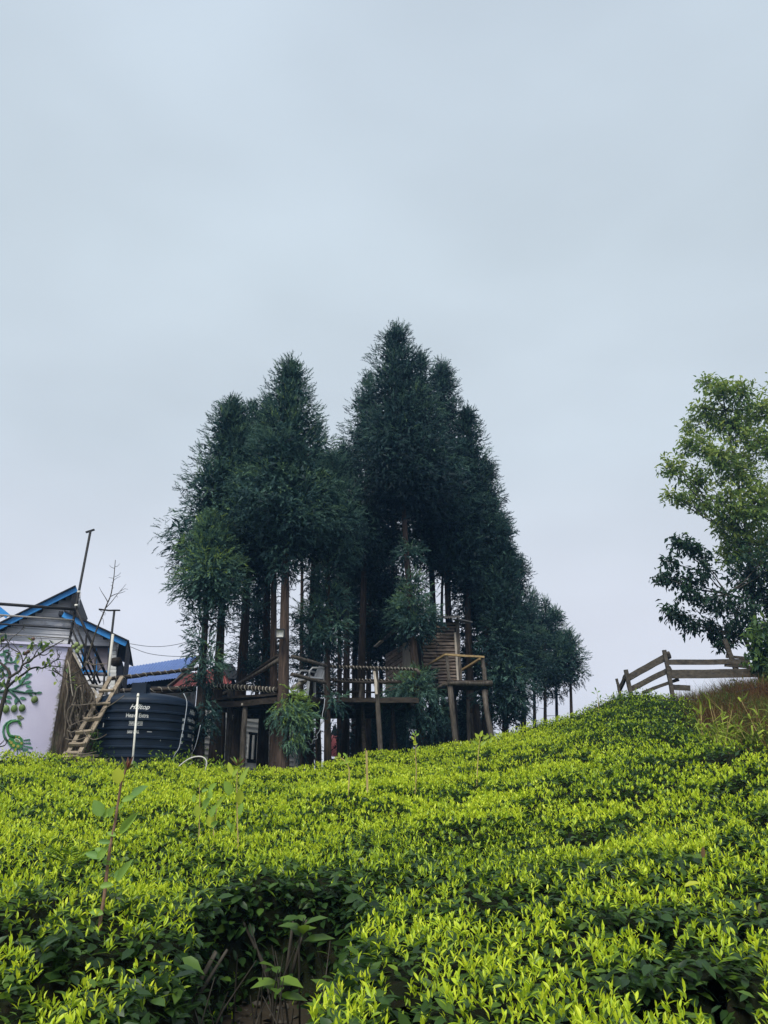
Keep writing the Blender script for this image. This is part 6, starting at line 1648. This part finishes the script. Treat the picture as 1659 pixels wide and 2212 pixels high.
weed('leaning weed with small round leaves at the edge of the tea below the deck', [[d4(*p) for p in ((720, 1790), (690, 1680), (640, 1620), (580, 1590), (530, 1605))]], [(*d4(x, y), h * .16276, a, wf, t) for x, y, h, a, wf, t in ((585, 1560, 32, 100, .8, .75), (668, 1565, 40, -45, .5, .6), (680, 1610, 32, 80, .8, .7), (620, 1670, 34, 40, .7, .7), (690, 1660, 40, 20, .5, .7), (780, 1650, 36, 110, .5, .75), (545, 1590, 20, 20, .6, .65), (525, 1630, 26, -80, .3, .2))], 9.5, .008)
weed('slender pale weed with a small rosette in front of the hut stilts', [[d4(*p) for p in ((1610, 1760), (1602, 1600), (1600, 1450), (1595, 1300))]], [(*d4(x, y), h * .16276, a, wf, t) for x, y, h, a, wf, t in ((1560, 1335, 30, 130, .7, .8), (1592, 1390, 32, 90, .9, .92), (1635, 1470, 42, 55, .5, .7), (1600, 1415, 28, 10, .5, .8), (1570, 1280, 24, 140, .6, .6), (1625, 1290, 26, 40, .6, .6), (1600, 1255, 24, 90, .5, .5))], 10.0, .008)
weed('pale weed sprouting from the tea below the balcony post', [[(1032, 1650), (1034, 1620), (1038, 1592)]], [(1030, 1590, 7, 120, .6, .8), (1040, 1585, 7, 70, .6, .8), (1050, 1592, 7, 30, .6, .75), (1026, 1604, 7, 150, .6, .7), (1045, 1606, 7, 40, .6, .7), (1060, 1600, 6, 60, .6, .7), (1020, 1612, 5, 100, .6, .7)], 11.0, .008)
weed('small sprig above the crest between the far cedars and the fence', [[(1293, 1530), (1292, 1508), (1288, 1490)]], [(1286, 1488, 4, 110, .5, .4), (1294, 1494, 4, 30, .5, .4), (1281, 1497, 4, 150, .5, .4), (1297, 1504, 4, 60, .5, .4)], 17.5, .006)
mb = MB(); a = P(791.5, 1621, 9.0); b_ = P(794, 1712, 9.0); mb.beam(b_, a, .028, .022, n=4, jit=.002); tag(mb.build('bamboo_stake', M['bamboo']), 'straight pale bamboo stake standing in the tea below the deck', 'stake')
# leafy seedlings in the dark lane
for (u, v, Y, hl, lab) in ((655, 2010, 4.6, 20, 'young tea seedling with pale long leaves standing in the dark gap'), (600, 2125, 4.2, 20, 'low seedling with broad leaves near the bottom of the dark gap'), (725, 2150, 4.0, 22, 'pale leaved seedling at the lower right of the dark gap')):
    c = P(u, v, Y); sd = thing('tea_seedling', (c.x, Y, gz(c.x, Y)), lab, 'seedling')
    mb = MB(); mb.tube([Vector((c.x, Y, gz(c.x, Y))), c - Vector((.02, 0, .05)), c + Vector((0, 0, .06))], [.006, .005, .003], 5); mb.build('stem', M['limb'], sd)
    for j in range(8):
        k = Y * 1.1 / 1659; L_ = hl * 2 * k * random.uniform(.8, 1.4); a_ = j * 2.4; d = Vector((math.cos(a_), math.sin(a_) * .8, random.uniform(-.1, .8))).normalized()
        b = Batch(); V, F = scatter(OLD8[0], OLD8[1], np.array([c + Vector((0, 0, -.05 + .015 * j))]), frames(np.array([d]), np.array([[0, -.4, 1.]])), np.array([[L_, L_, L_]])); b.add(V, F, random.uniform(.35, .55)); b.build('leaf', M['tea'], sd, smooth=True)

# fern fronds poking out of the near bushes
def fern(label, u, v, Y, n, ln):
    c = P(u, v, Y); t = thing('fern', (c.x, Y, gz(c.x, Y)), label, 'fern')
    for j in range(n):
        a = R(20 + 140 * (j + .5) / n + random.uniform(-12, 12)); d = Vector((math.cos(a), random.uniform(-.6, .2), .55 * math.sin(a) + .2)).normalized()
        b = Batch(); K = 16; pos = []; dd = []; sz = []
        for k in range(1, K):
            s_ = k / K; p = c + d * ln * s_ + Vector((0, 0, -.35 * ln * s_ * s_))
            sd_ = d.cross(Vector((0, 0, 1))).normalized()
            for sg in (-1, 1): pos.append(p); dd.append(sd_ * sg + d * .45); sz.append(ln * .24 * math.sin(math.pi * (s_ * .85 + .12)))
        leaves(b, YOUNG2, np.array(pos), np.array(dd), np.array(sz), .62 + RNG.normal(0, .06, len(pos)))
        b.build('frond', M['tea'], t)
fern('feathery fern fronds in the tea left of the tall hairy weed', 150, 1870, 4.3, 6, .22)
fern('small fern in a dark hollow near the bottom right', 1430, 2085, 3.9, 5, .16)
fern('grey green fern fronds below the brown bank', 1500, 1580, 14.5, 8, .5)
# a few yellowed and brown leaves among the shoots
for (u, v, tone, lab, hl) in ((1478, 1937, .99, 'single yellowed tea leaf on the right hand bushes', 15), (1518, 1872, .05, 'single reddish brown leaf standing in the tea on the right', 10), (1640, 2000, .12, 'brown dry leaf at the right edge of the tea', 9)):
    c = hit(u, v) + Vector((0, -.02, .05)); k = c.y * 1.1 / 1659; L_ = 2 * hl * k; b = Batch()
    V, F = scatter(RL[0], RL[1], np.array([c]), frames(np.array([[.9, -.2, .25]]) if tone > .5 else np.array([[.15, -.1, 1.]]), np.array([[0, -.6, 1.]])), np.array([[L_, L_ * .5, L_]])); b.add(V, F, tone)
    o = b.build('fallen_leaf', M['weed'], None, org=c, smooth=True); tag(o, lab, 'leaf')
# ================================================================== the hazy air
hz = MB(); hz.box((0, 44, -1.0), 312, 216, 42.0)
hzo = hz.build('haze', None); hzo['kind'] = 'stuff'; hzo['label'] = 'thin bluish hazy air over the hillside'
hm, hn_, HL = mat_new('haze')
ho = hn_.nodes.new('ShaderNodeOutputMaterial'); hv = hn_.nodes.new('ShaderNodeVolumePrincipled')
hv.inputs['Color'].default_value = (.28, .56, 1.0, 1); hv.inputs['Density'].default_value = .0011; hv.inputs['Anisotropy'].default_value = .2
HL(hv.outputs[0], ho.inputs['Volume']); hzo.data.materials.append(hm)
